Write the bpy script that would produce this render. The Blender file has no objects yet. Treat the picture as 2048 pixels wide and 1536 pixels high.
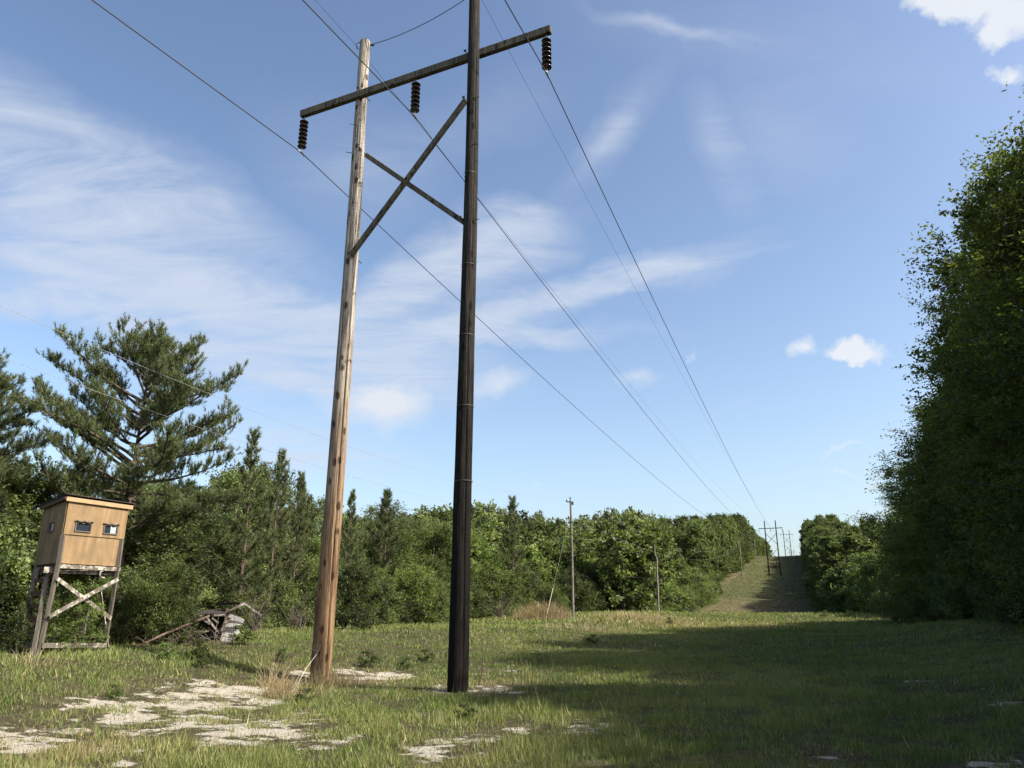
import bpy, math, random
import numpy as np
from mathutils import Vector, Matrix

# ------------------------------------------------------------------ camera, sky, sun, exposure
sc = bpy.context.scene
PITCH = math.radians(17.4)
CP, SP = math.cos(PITCH), math.sin(PITCH)
FPX = 1538.0
EYE = 1.6
cam = bpy.data.cameras.new('camera')
cam.sensor_width = 36.0
cam.lens = FPX / 2048 * 36.0
cam.clip_start = 0.1
cam.clip_end = 6000
co = bpy.data.objects.new('camera', cam)
sc.collection.objects.link(co)
co.location = (0, 0, EYE)
co.rotation_euler = (math.pi / 2 + PITCH, 0, 0)
sc.camera = co

SUN_AZ, SUN_EL = 112.0, 43.0          # clockwise from +Y, above the horizon
sun = bpy.data.lights.new('sun', 'SUN')
sun.energy = 5.0
sun.angle = math.radians(0.53)
sun.color = (1.0, 0.93, 0.80)
so = bpy.data.objects.new('sun', sun)
sc.collection.objects.link(so)
sd = Vector((math.sin(math.radians(SUN_AZ)) * math.cos(math.radians(SUN_EL)),
             math.cos(math.radians(SUN_AZ)) * math.cos(math.radians(SUN_EL)),
             math.sin(math.radians(SUN_EL))))
so.rotation_euler = sd.to_track_quat('Z', 'Y').to_euler()

sc.view_settings.view_transform = 'Standard'
sc.view_settings.look = 'None'
sc.view_settings.exposure = 0.95
sc.view_settings.gamma = 1.0


def ray(x, y):
    u = (x - 1024) / FPX
    v = (768 - y) / FPX
    return Vector((u, CP - SP * v, SP + CP * v))


def at(x, y, D):
    """world point seen at photo pixel (x, y) at horizontal distance D"""
    r = ray(x, y)
    k = D / math.hypot(r.x, r.y)
    return Vector((r.x * k, r.y * k, EYE + r.z * k))


def pix(p):
    dz = p[2] - EYE
    Z = p[1] * CP + dz * SP
    return 1024 + FPX * p[0] / Z, 768 - FPX * (dz * CP - p[1] * SP) / Z


class Nodes:
    def __init__(s, tree):
        s.t = tree
        s.n = tree.nodes
        s.n.clear()

    def new(s, kind, inputs=None, **props):
        n = s.n.new(kind)
        for k, v in props.items():
            setattr(n, k, v)
        for k, v in (inputs or {}).items():
            if isinstance(v, bpy.types.NodeSocket):
                s.t.links.new(v, n.inputs[k])
            else:
                n.inputs[k].default_value = v
        return n

    def math(s, op, a, b=0.0, clamp=False):
        return s.new('ShaderNodeMath', {0: a, 1: b}, operation=op, use_clamp=clamp).outputs[0]

    def ramp(s, fac, stops):
        n = s.new('ShaderNodeValToRGB', {0: fac})
        el = n.color_ramp.elements
        while len(el) < len(stops):
            el.new(0.5)
        for e, (p, c) in zip(el, stops):
            e.position = p
            e.color = c if len(c) == 4 else (*c, 1)
        return n.outputs[0]

    def mix(s, f, a, b, blend='MIX'):
        n = s.new('ShaderNodeMix', data_type='RGBA', blend_type=blend)
        for i, v in ((0, f), (6, a), (7, b)):
            if isinstance(v, bpy.types.NodeSocket):
                s.t.links.new(v, n.inputs[i])
            else:
                n.inputs[i].default_value = v if i == 0 or len(v) == 4 else (*v, 1)
        return n.outputs[2]

    def noise(s, vec, scale, detail=4, rough=.55, out=0, dist=0.0):
        return s.new('ShaderNodeTexNoise', {'Vector': vec, 'Scale': scale, 'Detail': detail, 'Roughness': rough,
                                            'Distortion': dist}).outputs[out]


world = bpy.data.worlds.new("World")
sc.world = world
world.use_nodes = True
W = Nodes(world.node_tree)
sky = W.new('ShaderNodeTexSky', sky_type='NISHITA', sun_disc=False)
sky.sun_elevation = math.radians(SUN_EL)
sky.sun_rotation = math.radians(SUN_AZ)
sky.altitude = 50
sky.air_density = 1.0
sky.dust_density = 2.4
sky.ozone_density = 2.5
DIR = W.new('ShaderNodeTexCoord').outputs['Generated']


def warp(scale, amt, detail=5):
    n = W.noise(DIR, scale, detail, .6, out=1)
    c = W.new('ShaderNodeVectorMath', {0: n, 1: (.5, .5, .5)}, operation='SUBTRACT').outputs[0]
    c = W.new('ShaderNodeVectorMath', {0: c, 3: amt}, operation='SCALE').outputs[0]
    return W.new('ShaderNodeVectorMath', {0: DIR, 1: c}, operation='ADD').outputs[0]


def blob(vec, px, py, la, lb, ang, strength, pw=1.0):
    """soft ellipse of cloud around a fixed direction of the sky"""
    n = ray(px, py).normalized()
    a = math.radians(ang)
    e = 30.0
    t1 = (ray(px + e * math.cos(a), py + e * math.sin(a)).normalized() - n)
    t1 = (t1 - n * t1.dot(n)).normalized()
    t2 = n.cross(t1)
    R = Matrix((t1, t2, n)).transposed()
    k = math.hypot(*[(px - 1024) / FPX, (768 - py) / FPX])
    sc_ = 1 / FPX / (1 + k * k) ** .75
    m = W.new('ShaderNodeMapping', {'Vector': vec, 'Location': n, 'Rotation': R.to_euler(),
                                    'Scale': (la * sc_, lb * sc_, .9)}, vector_type='TEXTURE').outputs[0]
    g = W.new('ShaderNodeTexGradient', {0: m}, gradient_type='SPHERICAL').outputs['Fac']
    g = W.math('POWER', g, pw)
    return W.math('MULTIPLY', g, strength)


def addup(lst):
    r = lst[0]
    for x in lst[1:]:
        r = W.math('ADD', r, x)
    return r


wv = warp(3.4, .12, 8)
soft = [blob(wv, *a) for a in [
    (120, 330, 460, 190, 30, .95), (330, 540, 460, 190, 30, 1.0), (400, 640, 460, 100, 16, 1.2),
    (120, 500, 260, 130, 25, .7), (640, 720, 460, 130, 6, .95), (40, 250, 360, 110, 15, .75),
    (1050, 465, 150, 80, 8, 1.25), (930, 520, 290, 60, -22, 1.1), (820, 600, 380, 60, -16, 1.0),
    (1100, 600, 470, 46, -17, 1.35), (1315, 548, 170, 34, -16, 1.2), (1000, 668, 370, 28, -2, 1.1),
    (450, 420, 320, 80, 40, .6), (700, 740, 320, 70, 12, .6), (30, 590, 90, 45, 10, .8),
    (640, 915, 240, 60, 8, .8), (560, 860, 280, 80, 14, .6), (700, 330, 260, 160, 30, .35),
    (1340, 60, 230, 22, 12, .55), (1210, 270, 190, 55, -52, .55), (1430, 300, 170, 60, 60, .45),
    (1560, 260, 200, 120, 20, .30), (1500, 100, 500, 90, 10, .22), (900, 250, 300, 90, -20, .25)]]
# long fibres: stretched noise in cloud-plane coordinates
sep = W.new('ShaderNodeSeparateXYZ', {0: DIR})
zz = W.math('MAXIMUM', W.math('ADD', sep.outputs[2], .08), .05)
pl = W.new('ShaderNodeCombineXYZ', {0: W.math('DIVIDE', sep.outputs[0], zz), 1: W.math('DIVIDE', sep.outputs[1], zz)}).outputs[0]
fibv = W.new('ShaderNodeMapping', {'Vector': pl, 'Rotation': (0, 0, math.radians(28)), 'Scale': (1.1, 2.9, 1)}).outputs[0]
fib = W.noise(fibv, 1.9, 12, .66, dist=.9)
fib = W.math('MULTIPLY', W.math('SUBTRACT', fib, .36), 3.2, True)
cir = W.math('MULTIPLY', W.math('MULTIPLY', addup(soft), 1.0, True), W.math('ADD', W.math('MULTIPLY', fib, .78), .26), True)
hard = [blob(warp(5.0, .07, 10), *a) for a in [
    (1060, 460, 130, 60, 10, .9), (900, 515, 230, 34, -22, .7), (1010, 622, 330, 30, -14, .95), (1250, 572, 230, 24, -14, .9), (1320, 546, 120, 26, -18, .8),
    (960, 670, 260, 15, -2, .6), (330, 560, 260, 60, 32, .55), (520, 650, 260, 48, 14, .8), (150, 560, 160, 40, 25, .4), (1215, 275, 130, 26, -55, .35), (1360, 66, 170, 12, 14, .4),
    (1160, 665, 90, 20, -20, .4), (1500, 510, 120, 12, -15, .3), (820, 700, 200, 26, 2, .5)]]
cir2 = W.math('MULTIPLY', W.math('MULTIPLY', addup(hard), 1.0, True), W.math('ADD', W.math('MULTIPLY', fib, .55), .40), True)
cir = W.math('SUBTRACT', W.math('ADD', cir, cir2), W.math('MULTIPLY', cir, cir2), True)
cir = W.math('MULTIPLY', W.math('SMOOTH_MIN', cir, .97), .92)
pv = warp(15.0, .085, 14)
puffs = [blob(pv, *a) for a in [
    (1722, 700, 84, 38, 4, 1.9), (1700, 708, 55, 24, 0, 1.0), (1606, 692, 44, 38, 20, 1.15), (1895, 0, 105, 56, 8, 2.0),
    (1990, 20, 125, 66, 10, 1.25), (2002, 74, 50, 34, 0, 1.6), (2030, 132, 60, 30, 5, 1.3), (2075, 20, 100, 80, 0, 1.3),
    (1400, 712, 26, 12, 0, .6), (1080, 965, 24, 14, 0, .5), (1690, 958, 36, 14, 0, .7), (1745, 958, 46, 16, -8, .7),
    (1700, 905, 80, 18, -8, .7)]]
puff = W.math('SMOOTH_MIN', W.math('MULTIPLY', W.math('SUBTRACT', addup(puffs), .30), 1.1, True), .97)
pv2 = warp(9.0, .10, 10)
puffs2 = [blob(pv2, *a) for a in [(740, 812, 150, 70, 6, 1.3), (780, 800, 90, 50, 10, .9), (995, 758, 90, 38, -6, 1.0),
                                  (1283, 768, 60, 32, 5, .8), (1490, 820, 60, 20, -15, .2), (430, 640, 60, 30, 0, .3)]]
puff2 = W.math('MULTIPLY', W.math('SUBTRACT', addup(puffs2), .12), .85, True)
gam = W.new('ShaderNodeGamma', {'Color': sky.outputs[0], 'Gamma': 1.28}).outputs[0]
base = W.mix(1.0, gam, (.96, .83, .70), 'MULTIPLY')
low = W.math('POWER', W.math('SUBTRACT', 1.0, W.math('MAXIMUM', sep.outputs[2], 0.0)), 5.0)
base = W.mix(W.math('MULTIPLY', low, .50), base, (2.20, 2.85, 3.35))
c1 = W.mix(cir, base, (2.85, 3.15, 3.70))
c2 = W.mix(puff2, c1, (3.3, 3.5, 3.85))
c3 = W.mix(puff, c2, (3.7, 3.85, 4.05))
bg = W.new('ShaderNodeBackground', {'Color': c3, 'Strength': .122})
W.new('ShaderNodeOutputWorld', {'Surface': bg.outputs[0]})

# ------------------------------------------------------------------ terrain
AX = np.array([.34693, .93789])                 # direction of the power line
O0 = np.array([-2.66, 17.5])                    # foot of the near pylon
HS = [(-400, -9), (-60, -1.6), (-15.5, 0), (0, .32), (12, .62), (30, 1.2), (46, 1.95), (60, 2.45), (75, 2.85), (90, 2.75), (105, 2.55), (130, 3.5),
      (160, 6.3), (200, 11.0), (242, 16.0), (285, 23.0), (320, 28.2), (345, 30.0), (400, 32.6), (470, 38.0), (700, 48.5), (1500, 62), (4000, 66)]


def smooth(t):
    t = np.clip(t, 0, 1)
    return t * t * (3 - 2 * t)


def hashn(ix, iy, seed):
    n = (ix * 374761393 + iy * 668265263 + seed * 1442695041) & 0xffffffff
    n = ((n ^ (n >> 13)) * 1274126177) & 0xffffffff
    return ((n ^ (n >> 16)) & 0xffff) / 65535.0


def vnoise(x, y, seed=0):
    x = np.asarray(x, float)
    y = np.asarray(y, float)
    ix = np.floor(x).astype(np.int64)
    iy = np.floor(y).astype(np.int64)
    fx, fy = smooth(x - ix), smooth(y - iy)
    a, b = hashn(ix, iy, seed), hashn(ix + 1, iy, seed)
    c, d = hashn(ix, iy + 1, seed), hashn(ix + 1, iy + 1, seed)
    return (a * (1 - fx) + b * fx) * (1 - fy) + (c * (1 - fx) + d * fx) * fy


def fbm(x, y, oct=4, seed=0):
    s, a, t = 0, 1, 0
    for i in range(oct):
        s = s + a * vnoise(x * 2 ** i + 17 * i, y * 2 ** i + 31 * i, seed + i)
        t += a
        a *= .55
    return s / t


def sw(x, y):
    dx, dy = np.asarray(x, float) - O0[0], np.asarray(y, float) - O0[1]
    return dx * AX[0] + dy * AX[1], dx * AX[1] - dy * AX[0]


def xy(s, w):
    return O0[0] + s * AX[0] + w * AX[1], O0[1] + s * AX[1] - w * AX[0]


_sx = np.linspace(-400, 4000, 2201)
_sh = np.interp(_sx, [a for a, _ in HS], [b for _, b in HS])
_k = np.hanning(11)
_k /= _k.sum()
_sh = np.convolve(np.pad(_sh, 5, mode='edge'), _k, mode='valid')


def ground(x, y):
    s, w = sw(x, y)
    z = np.interp(s, _sx, _sh)
    left = .75 * smooth((-w - .5) / 7.5) * (1 - .75 * smooth((s - 8) / 34))
    right = .8 * smooth((w - 9.5) / 9) * (1 - smooth((s - 25) / 30))
    z = z - .75 * smooth((w + 6) / 8) * smooth((s - 28) / 25) * (1 - smooth((s - 61) / 17))
    far = smooth((s - 100) / 120) * (fbm(x / 40, y / 40, 2, 9) - .5) * 2.0
    bump = (fbm(np.asarray(x) / 1.3, np.asarray(y) / 1.3, 3, 5) - .5) * .10
    return z + left + right + far + bump


def gz(x, y):
    return float(ground(x, y))


def gnd(px, py):
    """where the line of sight of a photo pixel meets the ground"""
    r = ray(px, py)
    D = np.geomspace(3, 400, 3000)
    k = D / math.hypot(r.x, r.y)
    X, Y, Zz = r.x * k, r.y * k, EYE + r.z * k
    h = Zz - ground(X, Y)
    i = int(np.argmax(h < 0))
    return Vector((X[i], Y[i], gz(X[i], Y[i])))


# bare white sand, placed on the ground
SAND = []
for (px, py, rx, ry, st) in [(300, 1424, 150, 22, .98), (400, 1404, 140, 18, 1.08), (480, 1388, 90, 12, 1.1), (380, 1440, 120, 12, .8), (308, 1463, 60, 10, .9), (507, 1457, 120, 18, 1.15),
                             (590, 1440, 60, 10, .7), (50, 1476, 85, 20, 1.2), (120, 1462, 50, 8, .7), (890, 1500, 75, 20, .85), (950, 1478, 60, 9, .6), (650, 1492, 50, 10, .75),
                             (400, 1366, 60, 8, .55), (330, 1372, 50, 9, .5), (740, 1352, 70, 10, .95), (880, 1378, 34, 7, .9), (985, 1382, 55, 8, .8), (1080, 1457, 80, 9, .6),
                             (1170, 1452, 70, 12, .65), (1000, 1345, 60, 6, .4), (1685, 1412, 34, 9, .5), (1855, 1364, 36, 6, .5), (2030, 1406, 40, 6, .6),
                             (2000, 1526, 50, 12, .55), (690, 1478, 40, 8, .5), (1640, 1524, 50, 9, .4), (230, 1500, 60, 10, .4), (620, 1350, 50, 8, .5), (200, 1535, 90, 12, .5)]:
    c = gnd(px, py)
    D = math.hypot(c.x, c.y)
    n_ = gnd(px, py + ry)
    f_ = gnd(px, py - ry)
    rr = (math.hypot(f_.x, f_.y) - math.hypot(n_.x, n_.y)) / 2
    SAND.append((c.x, c.y, max(rr, .25), rx / FPX * c.y, math.atan2(c.x, c.y), st))


def sandmask(x, y):
    m = np.zeros(np.shape(x))
    for (cx, cy, rr, rt, az, st) in SAND:
        dx, dy = x - cx, y - cy
        r = (dx * math.sin(az) + dy * math.cos(az)) / (rr * 1.5)
        t = (dx * math.cos(az) - dy * math.sin(az)) / (rt * 1.25)
        m = np.maximum(m, st * np.clip(1.15 - (r * r + t * t), 0, 1))
    n = fbm(x * 1.8 + y * .6, y * 2.6 - x * .4, 4, 40)
    n2 = fbm(x * 4.3 + y * 2.1, y * 4.9 - x * 1.7, 3, 44)
    return smooth((m + (n - .5) * 2.6 + (n2 - .5) * 1.4 - .38) / .7) * np.clip(m * 4, 0, 1)


def sandhalo(x, y):
    m = np.zeros(np.shape(x))
    for (cx, cy, rr, rt, az, st) in SAND:
        dx, dy = x - cx, y - cy
        r = (dx * math.sin(az) + dy * math.cos(az)) / (rr * 2.0)
        t = (dx * math.cos(az) - dy * math.sin(az)) / (rt * 1.5)
        m = np.maximum(m, st * np.clip(1.15 - (r * r + t * t), 0, 1))
    return m


# ------------------------------------------------------------------ mesh helpers
def link(o, parent=None):
    sc.collection.objects.link(o)
    if parent is not None:
        o.parent = parent
    return o


def raw(name, V, F, mat, parent=None, tint=None, attrs=None, smooth_=False):
    """mesh from arrays; F is (n,3) or (n,4) ints"""
    me = bpy.data.meshes.new(name)
    V = np.asarray(V, np.float32)
    F = np.asarray(F, np.int32)
    k = F.shape[1]
    me.vertices.add(len(V))
    me.vertices.foreach_set('co', V.ravel())
    me.loops.add(F.size)
    me.loops.foreach_set('vertex_index', F.ravel())
    me.polygons.add(len(F))
    me.polygons.foreach_set('loop_start', np.arange(0, F.size, k, dtype=np.int32))
    me.polygons.foreach_set('loop_total', np.full(len(F), k, np.int32))
    if smooth_:
        me.polygons.foreach_set('use_smooth', np.ones(len(F), bool))
    me.update(calc_edges=True)
    at_ = dict(attrs or {})
    if tint is not None:
        at_['tint'] = tint
    for an, av in at_.items():
        a = me.attributes.new(an, 'FLOAT', 'POINT')
        a.data.foreach_set('value', np.asarray(av, np.float32))
    me.materials.append(mat)
    o = bpy.data.objects.new(name, me)
    return link(o, parent)


class MB:
    def __init__(s):
        s.V, s.F, s.sm = [], [], []

    def add(s, V, F, sm=False):
        b = len(s.V)
        s.V += [tuple(v) for v in V]
        s.F += [tuple(i + b for i in f) for f in F]
        s.sm += [sm] * len(F)

    def box(s, c, x, y, z):
        """box with centre c and half vectors x y z"""
        c, x, y, z = map(Vector, (c, x, y, z))
        V = [c + x * i + y * j + z * k for i in (-1, 1) for j in (-1, 1) for k in (-1, 1)]
        s.add(V, [(0, 1, 3, 2), (4, 6, 7, 5), (0, 4, 5, 1), (2, 3, 7, 6), (0, 2, 6, 4), (1, 5, 7, 3)])

    def beam(s, a, b, w, t, up=(0, 0, 1), roll=0.0):
        a, b = Vector(a), Vector(b)
        d = (b - a)
        x = d.normalized()
        y = x.cross(Vector(up)).normalized()
        z = y.cross(x)
        if roll:
            q = Matrix.Rotation(roll, 3, x)
            y, z = q @ y, q @ z
        s.box((a + b) / 2, d / 2, y * t / 2, z * w / 2)

    def tube(s, pts, rad, n=8, cap=True):
        pts = [Vector(p) for p in pts]
        if not hasattr(rad, '__len__'):
            rad = [rad] * len(pts)
        b = []
        ref = None
        for i, p in enumerate(pts):
            d = (pts[min(i + 1, len(pts) - 1)] - pts[max(i - 1, 0)]).normalized()
            if ref is None:
                ref = Vector((1, 0, 0)) if abs(d.x) < .8 else Vector((0, 1, 0))
            u = (ref - d * ref.dot(d)).normalized()
            ref = u
            v = d.cross(u)
            b += [p + (u * math.cos(2 * math.pi * k / n) + v * math.sin(2 * math.pi * k / n)) * rad[i] for k in range(n)]
        F = []
        for i in range(len(pts) - 1):
            for k in range(n):
                F.append((i * n + k, i * n + (k + 1) % n, (i + 1) * n + (k + 1) % n, (i + 1) * n + k))
        s.add(b, F, True)
        if cap:
            o = len(pts)
            s.add(b[:n], [tuple(reversed(range(n)))])
            s.add(b[(o - 1) * n:], [tuple(range(n))])

    def build(s, name, mat, parent=None, bevel=0.0):
        me = bpy.data.meshes.new(name)
        me.from_pydata(s.V, [], s.F)
        me.polygons.foreach_set('use_smooth', s.sm)
        me.materials.append(mat)
        me.update()
        o = link(bpy.data.objects.new(name, me), parent)
        if bevel:
            m = o.modifiers.new('bevel', 'BEVEL')
            m.width = bevel
            m.segments = 2
            m.limit_method = 'ANGLE'
        return o


def empty(name, loc, label, cat, group=None, rz=0.0):
    o = bpy.data.objects.new(name, None)
    o.empty_display_size = .3
    o.location = loc
    o.rotation_euler = (0, 0, rz)
    link(o)
    return tag(o, label, cat, group)


def tag(o, label=None, cat=None, group=None, kind=None):
    if label:
        o['label'] = label
    if cat:
        o['category'] = cat
    if group:
        o['group'] = group
    if kind:
        o['kind'] = kind
    return o


def dup(root, loc, rz, scale, label, group, name=None):
    r = root.copy()
    if name:
        r.name = name
    sc.collection.objects.link(r)
    r.location = loc
    r.rotation_euler = (0, 0, rz)
    r.scale = scale
    r['label'] = label
    if group:
        r['group'] = group
    for ch in PARTS[root.name]:
        c = ch.copy()
        sc.collection.objects.link(c)
        c.parent = r
    return r


PARTS = {}
USED = set()


# ------------------------------------------------------------------ materials
def material(name):
    m = bpy.data.materials.new(name)
    m.use_nodes = True
    return m, Nodes(m.node_tree)


def leafmat(name, stops, trans=.35, gloss=.35, rnd=.30, vmin=.74, vmax=1.24):
    m, N = material(name)
    t = N.new('ShaderNodeAttribute', attribute_name='tint').outputs['Fac']
    r = N.new('ShaderNodeObjectInfo').outputs['Random']
    f = N.math('ADD', t, N.math('MULTIPLY', N.math('SUBTRACT', r, .5), rnd), True)
    col = N.ramp(f, stops)
    hv = N.new('ShaderNodeHueSaturation', {'Hue': N.math('ADD', .5, N.math('MULTIPLY', N.math('SUBTRACT', r, .5), .03)),
                                           'Value': N.math('ADD', vmin, N.math('MULTIPLY', N.math('FRACT', N.math('MULTIPLY', r, 7.3)), vmax - vmin)), 'Color': col})
    hv.inputs['Saturation'].default_value = .90
    col = hv.outputs[0]
    d = N.new('ShaderNodeBsdfPrincipled', {'Base Color': col, 'Roughness': .55, 'Specular IOR Level': gloss})
    tr = N.new('ShaderNodeBsdfTranslucent', {'Color': N.mix(1.0, col, (1.25, 1.35, .45), 'MULTIPLY')})
    mx = N.new('ShaderNodeMixShader', {0: trans, 1: d.outputs[0], 2: tr.outputs[0]})
    N.new('ShaderNodeOutputMaterial', {0: mx.outputs[0]})
    return m


M = {}
M['oak'] = leafmat('oak_leaf', [(0, (.028, .044, .016)), (.4, (.078, .108, .034)), (.75, (.135, .170, .052)), (1, (.20, .23, .08))], rnd=.5, gloss=.2)
M['bright'] = leafmat('sapling_leaf', [(0, (.035, .052, .016)), (.4, (.095, .138, .034)), (.75, (.160, .205, .052)), (1, (.22, .26, .08))], rnd=.5, trans=.42, gloss=.2)
M['dark'] = leafmat('shade_leaf', [(0, (.038, .052, .018)), (.45, (.090, .118, .034)), (.8, (.155, .180, .050)), (1, (.21, .23, .07))], trans=.5, gloss=.12)
M['grey'] = leafmat('grey_leaf', [(0, (.030, .042, .022)), (.4, (.080, .100, .048)), (.75, (.140, .162, .078)), (1, (.22, .24, .12))], gloss=.25)
M['needle'] = leafmat('pine_needle', [(0, (.030, .044, .020)), (.5, (.085, .112, .042)), (.85, (.145, .168, .058)), (1, (.20, .20, .09))], trans=.25, gloss=.2)
M['grass'] = leafmat('grass_blade', [(0, (.048, .078, .018)), (.35, (.115, .160, .033)), (.62, (.195, .235, .055)), (.8, (.25, .22, .09)), (1, (.38, .30, .17))], trans=.35, rnd=0, vmin=1, vmax=1)
M['dry'] = leafmat('dry_grass', [(0, (.16, .12, .06)), (.5, (.32, .24, .13)), (1, (.55, .45, .28))], trans=.3, rnd=0.1)


def barkmat(name, a, b, scale=1.0, rough=.9):
    m, N = material(name)
    v = N.new('ShaderNodeTexCoord').outputs['Object']
    mv = N.new('ShaderNodeMapping', {'Vector': v, 'Scale': (9 * scale, 9 * scale, 1.6 * scale)}).outputs[0]
    n = N.noise(mv, 1.0, 6, .65)
    col = N.ramp(n, [(.3, a), (.7, b)])
    bp = N.new('ShaderNodeBump', {'Strength': .6, 'Distance': .03, 'Height': n})
    d = N.new('ShaderNodeBsdfPrincipled', {'Base Color': col, 'Roughness': rough, 'Specular IOR Level': .2, 'Normal': bp.outputs[0]})
    N.new('ShaderNodeOutputMaterial', {0: d.outputs[0]})
    return m


M['bark'] = barkmat('bark', (.05, .04, .03), (.17, .145, .12))
M['pinebark'] = barkmat('pine_bark', (.035, .026, .02), (.12, .095, .075))
M['oldwood'] = barkmat('old_grey_wood', (.10, .09, .075), (.27, .25, .22))
M['deadwood'] = barkmat('dead_wood', (.22, .20, .17), (.50, .47, .42))


def polemat(name, lowa, lowb, higha, highb, z0, z1, dark):
    m, N = material(name)
    v = N.new('ShaderNodeTexCoord').outputs['Object']
    mv = N.new('ShaderNodeMapping', {'Vector': v, 'Scale': (14, 14, .9)}).outputs[0]
    g = N.noise(mv, 1.0, 8, .7)                     # long grain
    fv = N.new('ShaderNodeMapping', {'Vector': v, 'Scale': (60, 60, 1.4)}).outputs[0]
    fine = N.noise(fv, 1.0, 4, .7)
    blot = N.noise(N.new('ShaderNodeMapping', {'Vector': v, 'Scale': (2.5, 2.5, .8)}).outputs[0], 1.0, 5, .6)
    z = N.new('ShaderNodeSeparateXYZ', {0: v}).outputs[2]
    h = N.new('ShaderNodeMapRange', {'Value': N.math('ADD', z, N.math('MULTIPLY', N.math('SUBTRACT', blot, .5), 7.0)),
                                     'From Min': z0, 'From Max': z1}).outputs[0]
    low = N.ramp(g, [(.33, lowa), (.66, lowb)])
    hi = N.ramp(g, [(.30, higha), (.62, highb)])
    col = N.mix(h, low, hi)
    # drying checks: thin dark lines along the grain
    cv = N.new('ShaderNodeMapping', {'Vector': v, 'Scale': (22, 22, .35)}).outputs[0]
    ck = N.noise(cv, 1.0, 3, .5, dist=.3)
    line = N.math('SUBTRACT', 1.0, N.math('MULTIPLY', N.math('ABSOLUTE', N.math('SUBTRACT', ck, .5)), 26.0), True)
    line = N.math('MULTIPLY', line, N.math('MULTIPLY', N.math('SUBTRACT', blot, .36), 5.0, True), True)
    col = N.mix(N.math('MULTIPLY', line, .8), col, dark)
    # knots
    kv = N.new('ShaderNodeMapping', {'Vector': v, 'Scale': (4.6, 4.6, 2.1)}).outputs[0]
    vo = N.new('ShaderNodeTexVoronoi', {'Vector': kv, 'Scale': 1.0, 'Randomness': 1.0}).outputs[0]
    kn = N.math('MULTIPLY', N.math('SUBTRACT', .27, vo), 12.0, True)
    col = N.mix(N.math('MULTIPLY', kn, .85), col, dark)
    gb = N.noise(N.new('ShaderNodeMapping', {'Vector': v, 'Scale': (7, 7, 1.1)}).outputs[0], 1.0, 7, .7)
    col = N.mix(N.math('MULTIPLY', N.math('MULTIPLY', N.math('SUBTRACT', gb, .55), 7.0, True), .6), col, N.mix(.35, dark, lowa))
    patch = N.math('MULTIPLY', N.math('SUBTRACT', fine, .60), 5.0, True)
    col = N.mix(N.math('MULTIPLY', patch, .5), col, dark)
    hh = N.math('ADD', N.math('MULTIPLY', g, .5), N.math('SUBTRACT', N.math('MULTIPLY', fine, .3), N.math('MULTIPLY', line, .8)))
    bp = N.new('ShaderNodeBump', {'Strength': .9, 'Distance': .02, 'Height': hh})
    d = N.new('ShaderNodeBsdfPrincipled', {'Base Color': col, 'Roughness': .85, 'Specular IOR Level': .12, 'Normal': bp.outputs[0]})
    N.new('ShaderNodeOutputMaterial', {0: d.outputs[0]})
    return m


M['pole_pale'] = polemat('pale_pole_wood', (.10, .062, .036), (.32, .215, .125), (.15, .135, .11), (.43, .40, .345), 3.0, 9.0, (.03, .018, .012))
M['pole_dark'] = polemat('creosoted_pole_wood', (.003, .003, .003), (.015, .0125, .011), (.009, .008, .007), (.040, .037, .032), 2.5, 10.0, (.004, .004, .004))
M['timber'] = polemat('weathered_timber', (.06, .055, .042), (.15, .14, .105), (.06, .055, .042), (.15, .14, .105), 0, 1, (.02, .018, .014))
M['pole_grey'] = polemat('grey_pole_wood', (.10, .095, .08), (.24, .225, .195), (.10, .095, .08), (.24, .225, .195), 2, 8, (.03, .025, .02))


def plain(name, col, rough=.5, metal=0.0, spec=.5, noise=0.0, nscale=8.0, stretch=(1, 1, 1), bump=0.0):
    m, N = material(name)
    c = col
    inp = {'Roughness': rough, 'Metallic': metal, 'Specular IOR Level': spec}
    if noise:
        v = N.new('ShaderNodeTexCoord').outputs['Object']
        v = N.new('ShaderNodeMapping', {'Vector': v, 'Scale': stretch}).outputs[0]
        n = N.noise(v, nscale, 6, .6)
        c = N.ramp(n, [(.3, tuple(x * (1 - noise) for x in col)), (.7, tuple(min(1, x * (1 + noise)) for x in col))])
        if bump:
            inp['Normal'] = N.new('ShaderNodeBump', {'Strength': bump, 'Distance': .01, 'Height': n}).outputs[0]
        inp['Base Color'] = c
    else:
        inp['Base Color'] = (*col, 1)
    d = N.new('ShaderNodeBsdfPrincipled', inp)
    N.new('ShaderNodeOutputMaterial', {0: d.outputs[0]})
    return m


M['porcelain'] = plain('brown_glazed_porcelain', (.022, .010, .008), .22, spec=.6)
M['steel'] = plain('galvanised_steel', (.30, .30, .30), .45, .7, noise=.3)
M['wire'] = plain('weathered_conductor', (.055, .055, .058), .5, .5)
M['paleWire'] = plain('bright_aluminium_wire', (.45, .45, .45), .4, .6)
M['darkmetal'] = plain('dark_steel', (.05, .045, .04), .6, .4, noise=.3)
M['white_guard'] = plain('pale_yellow_guard', (.45, .44, .28), .5)
M['roofmetal'] = plain('rusty_roof_sheet', (.03, .022, .018), .75, noise=.5, nscale=5)
M['stud'] = plain('brown_lumber', (.085, .058, .042), .85, spec=.2, noise=.4, nscale=5, stretch=(4, 4, .6), bump=.3)
M['stud_grey'] = plain('grey_lumber', (.115, .102, .086), .85, spec=.2, noise=.4, nscale=6, stretch=(4, 4, .6), bump=.3)
M['fascia'] = plain('raw_pine_board', (.32, .23, .13), .8, spec=.2, noise=.2, nscale=6, stretch=(1, 1, 6), bump=.2)
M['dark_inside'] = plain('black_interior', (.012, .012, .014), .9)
M['glass'] = plain('dark_window_pane', (.02, .028, .04), .12, spec=.7)
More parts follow.
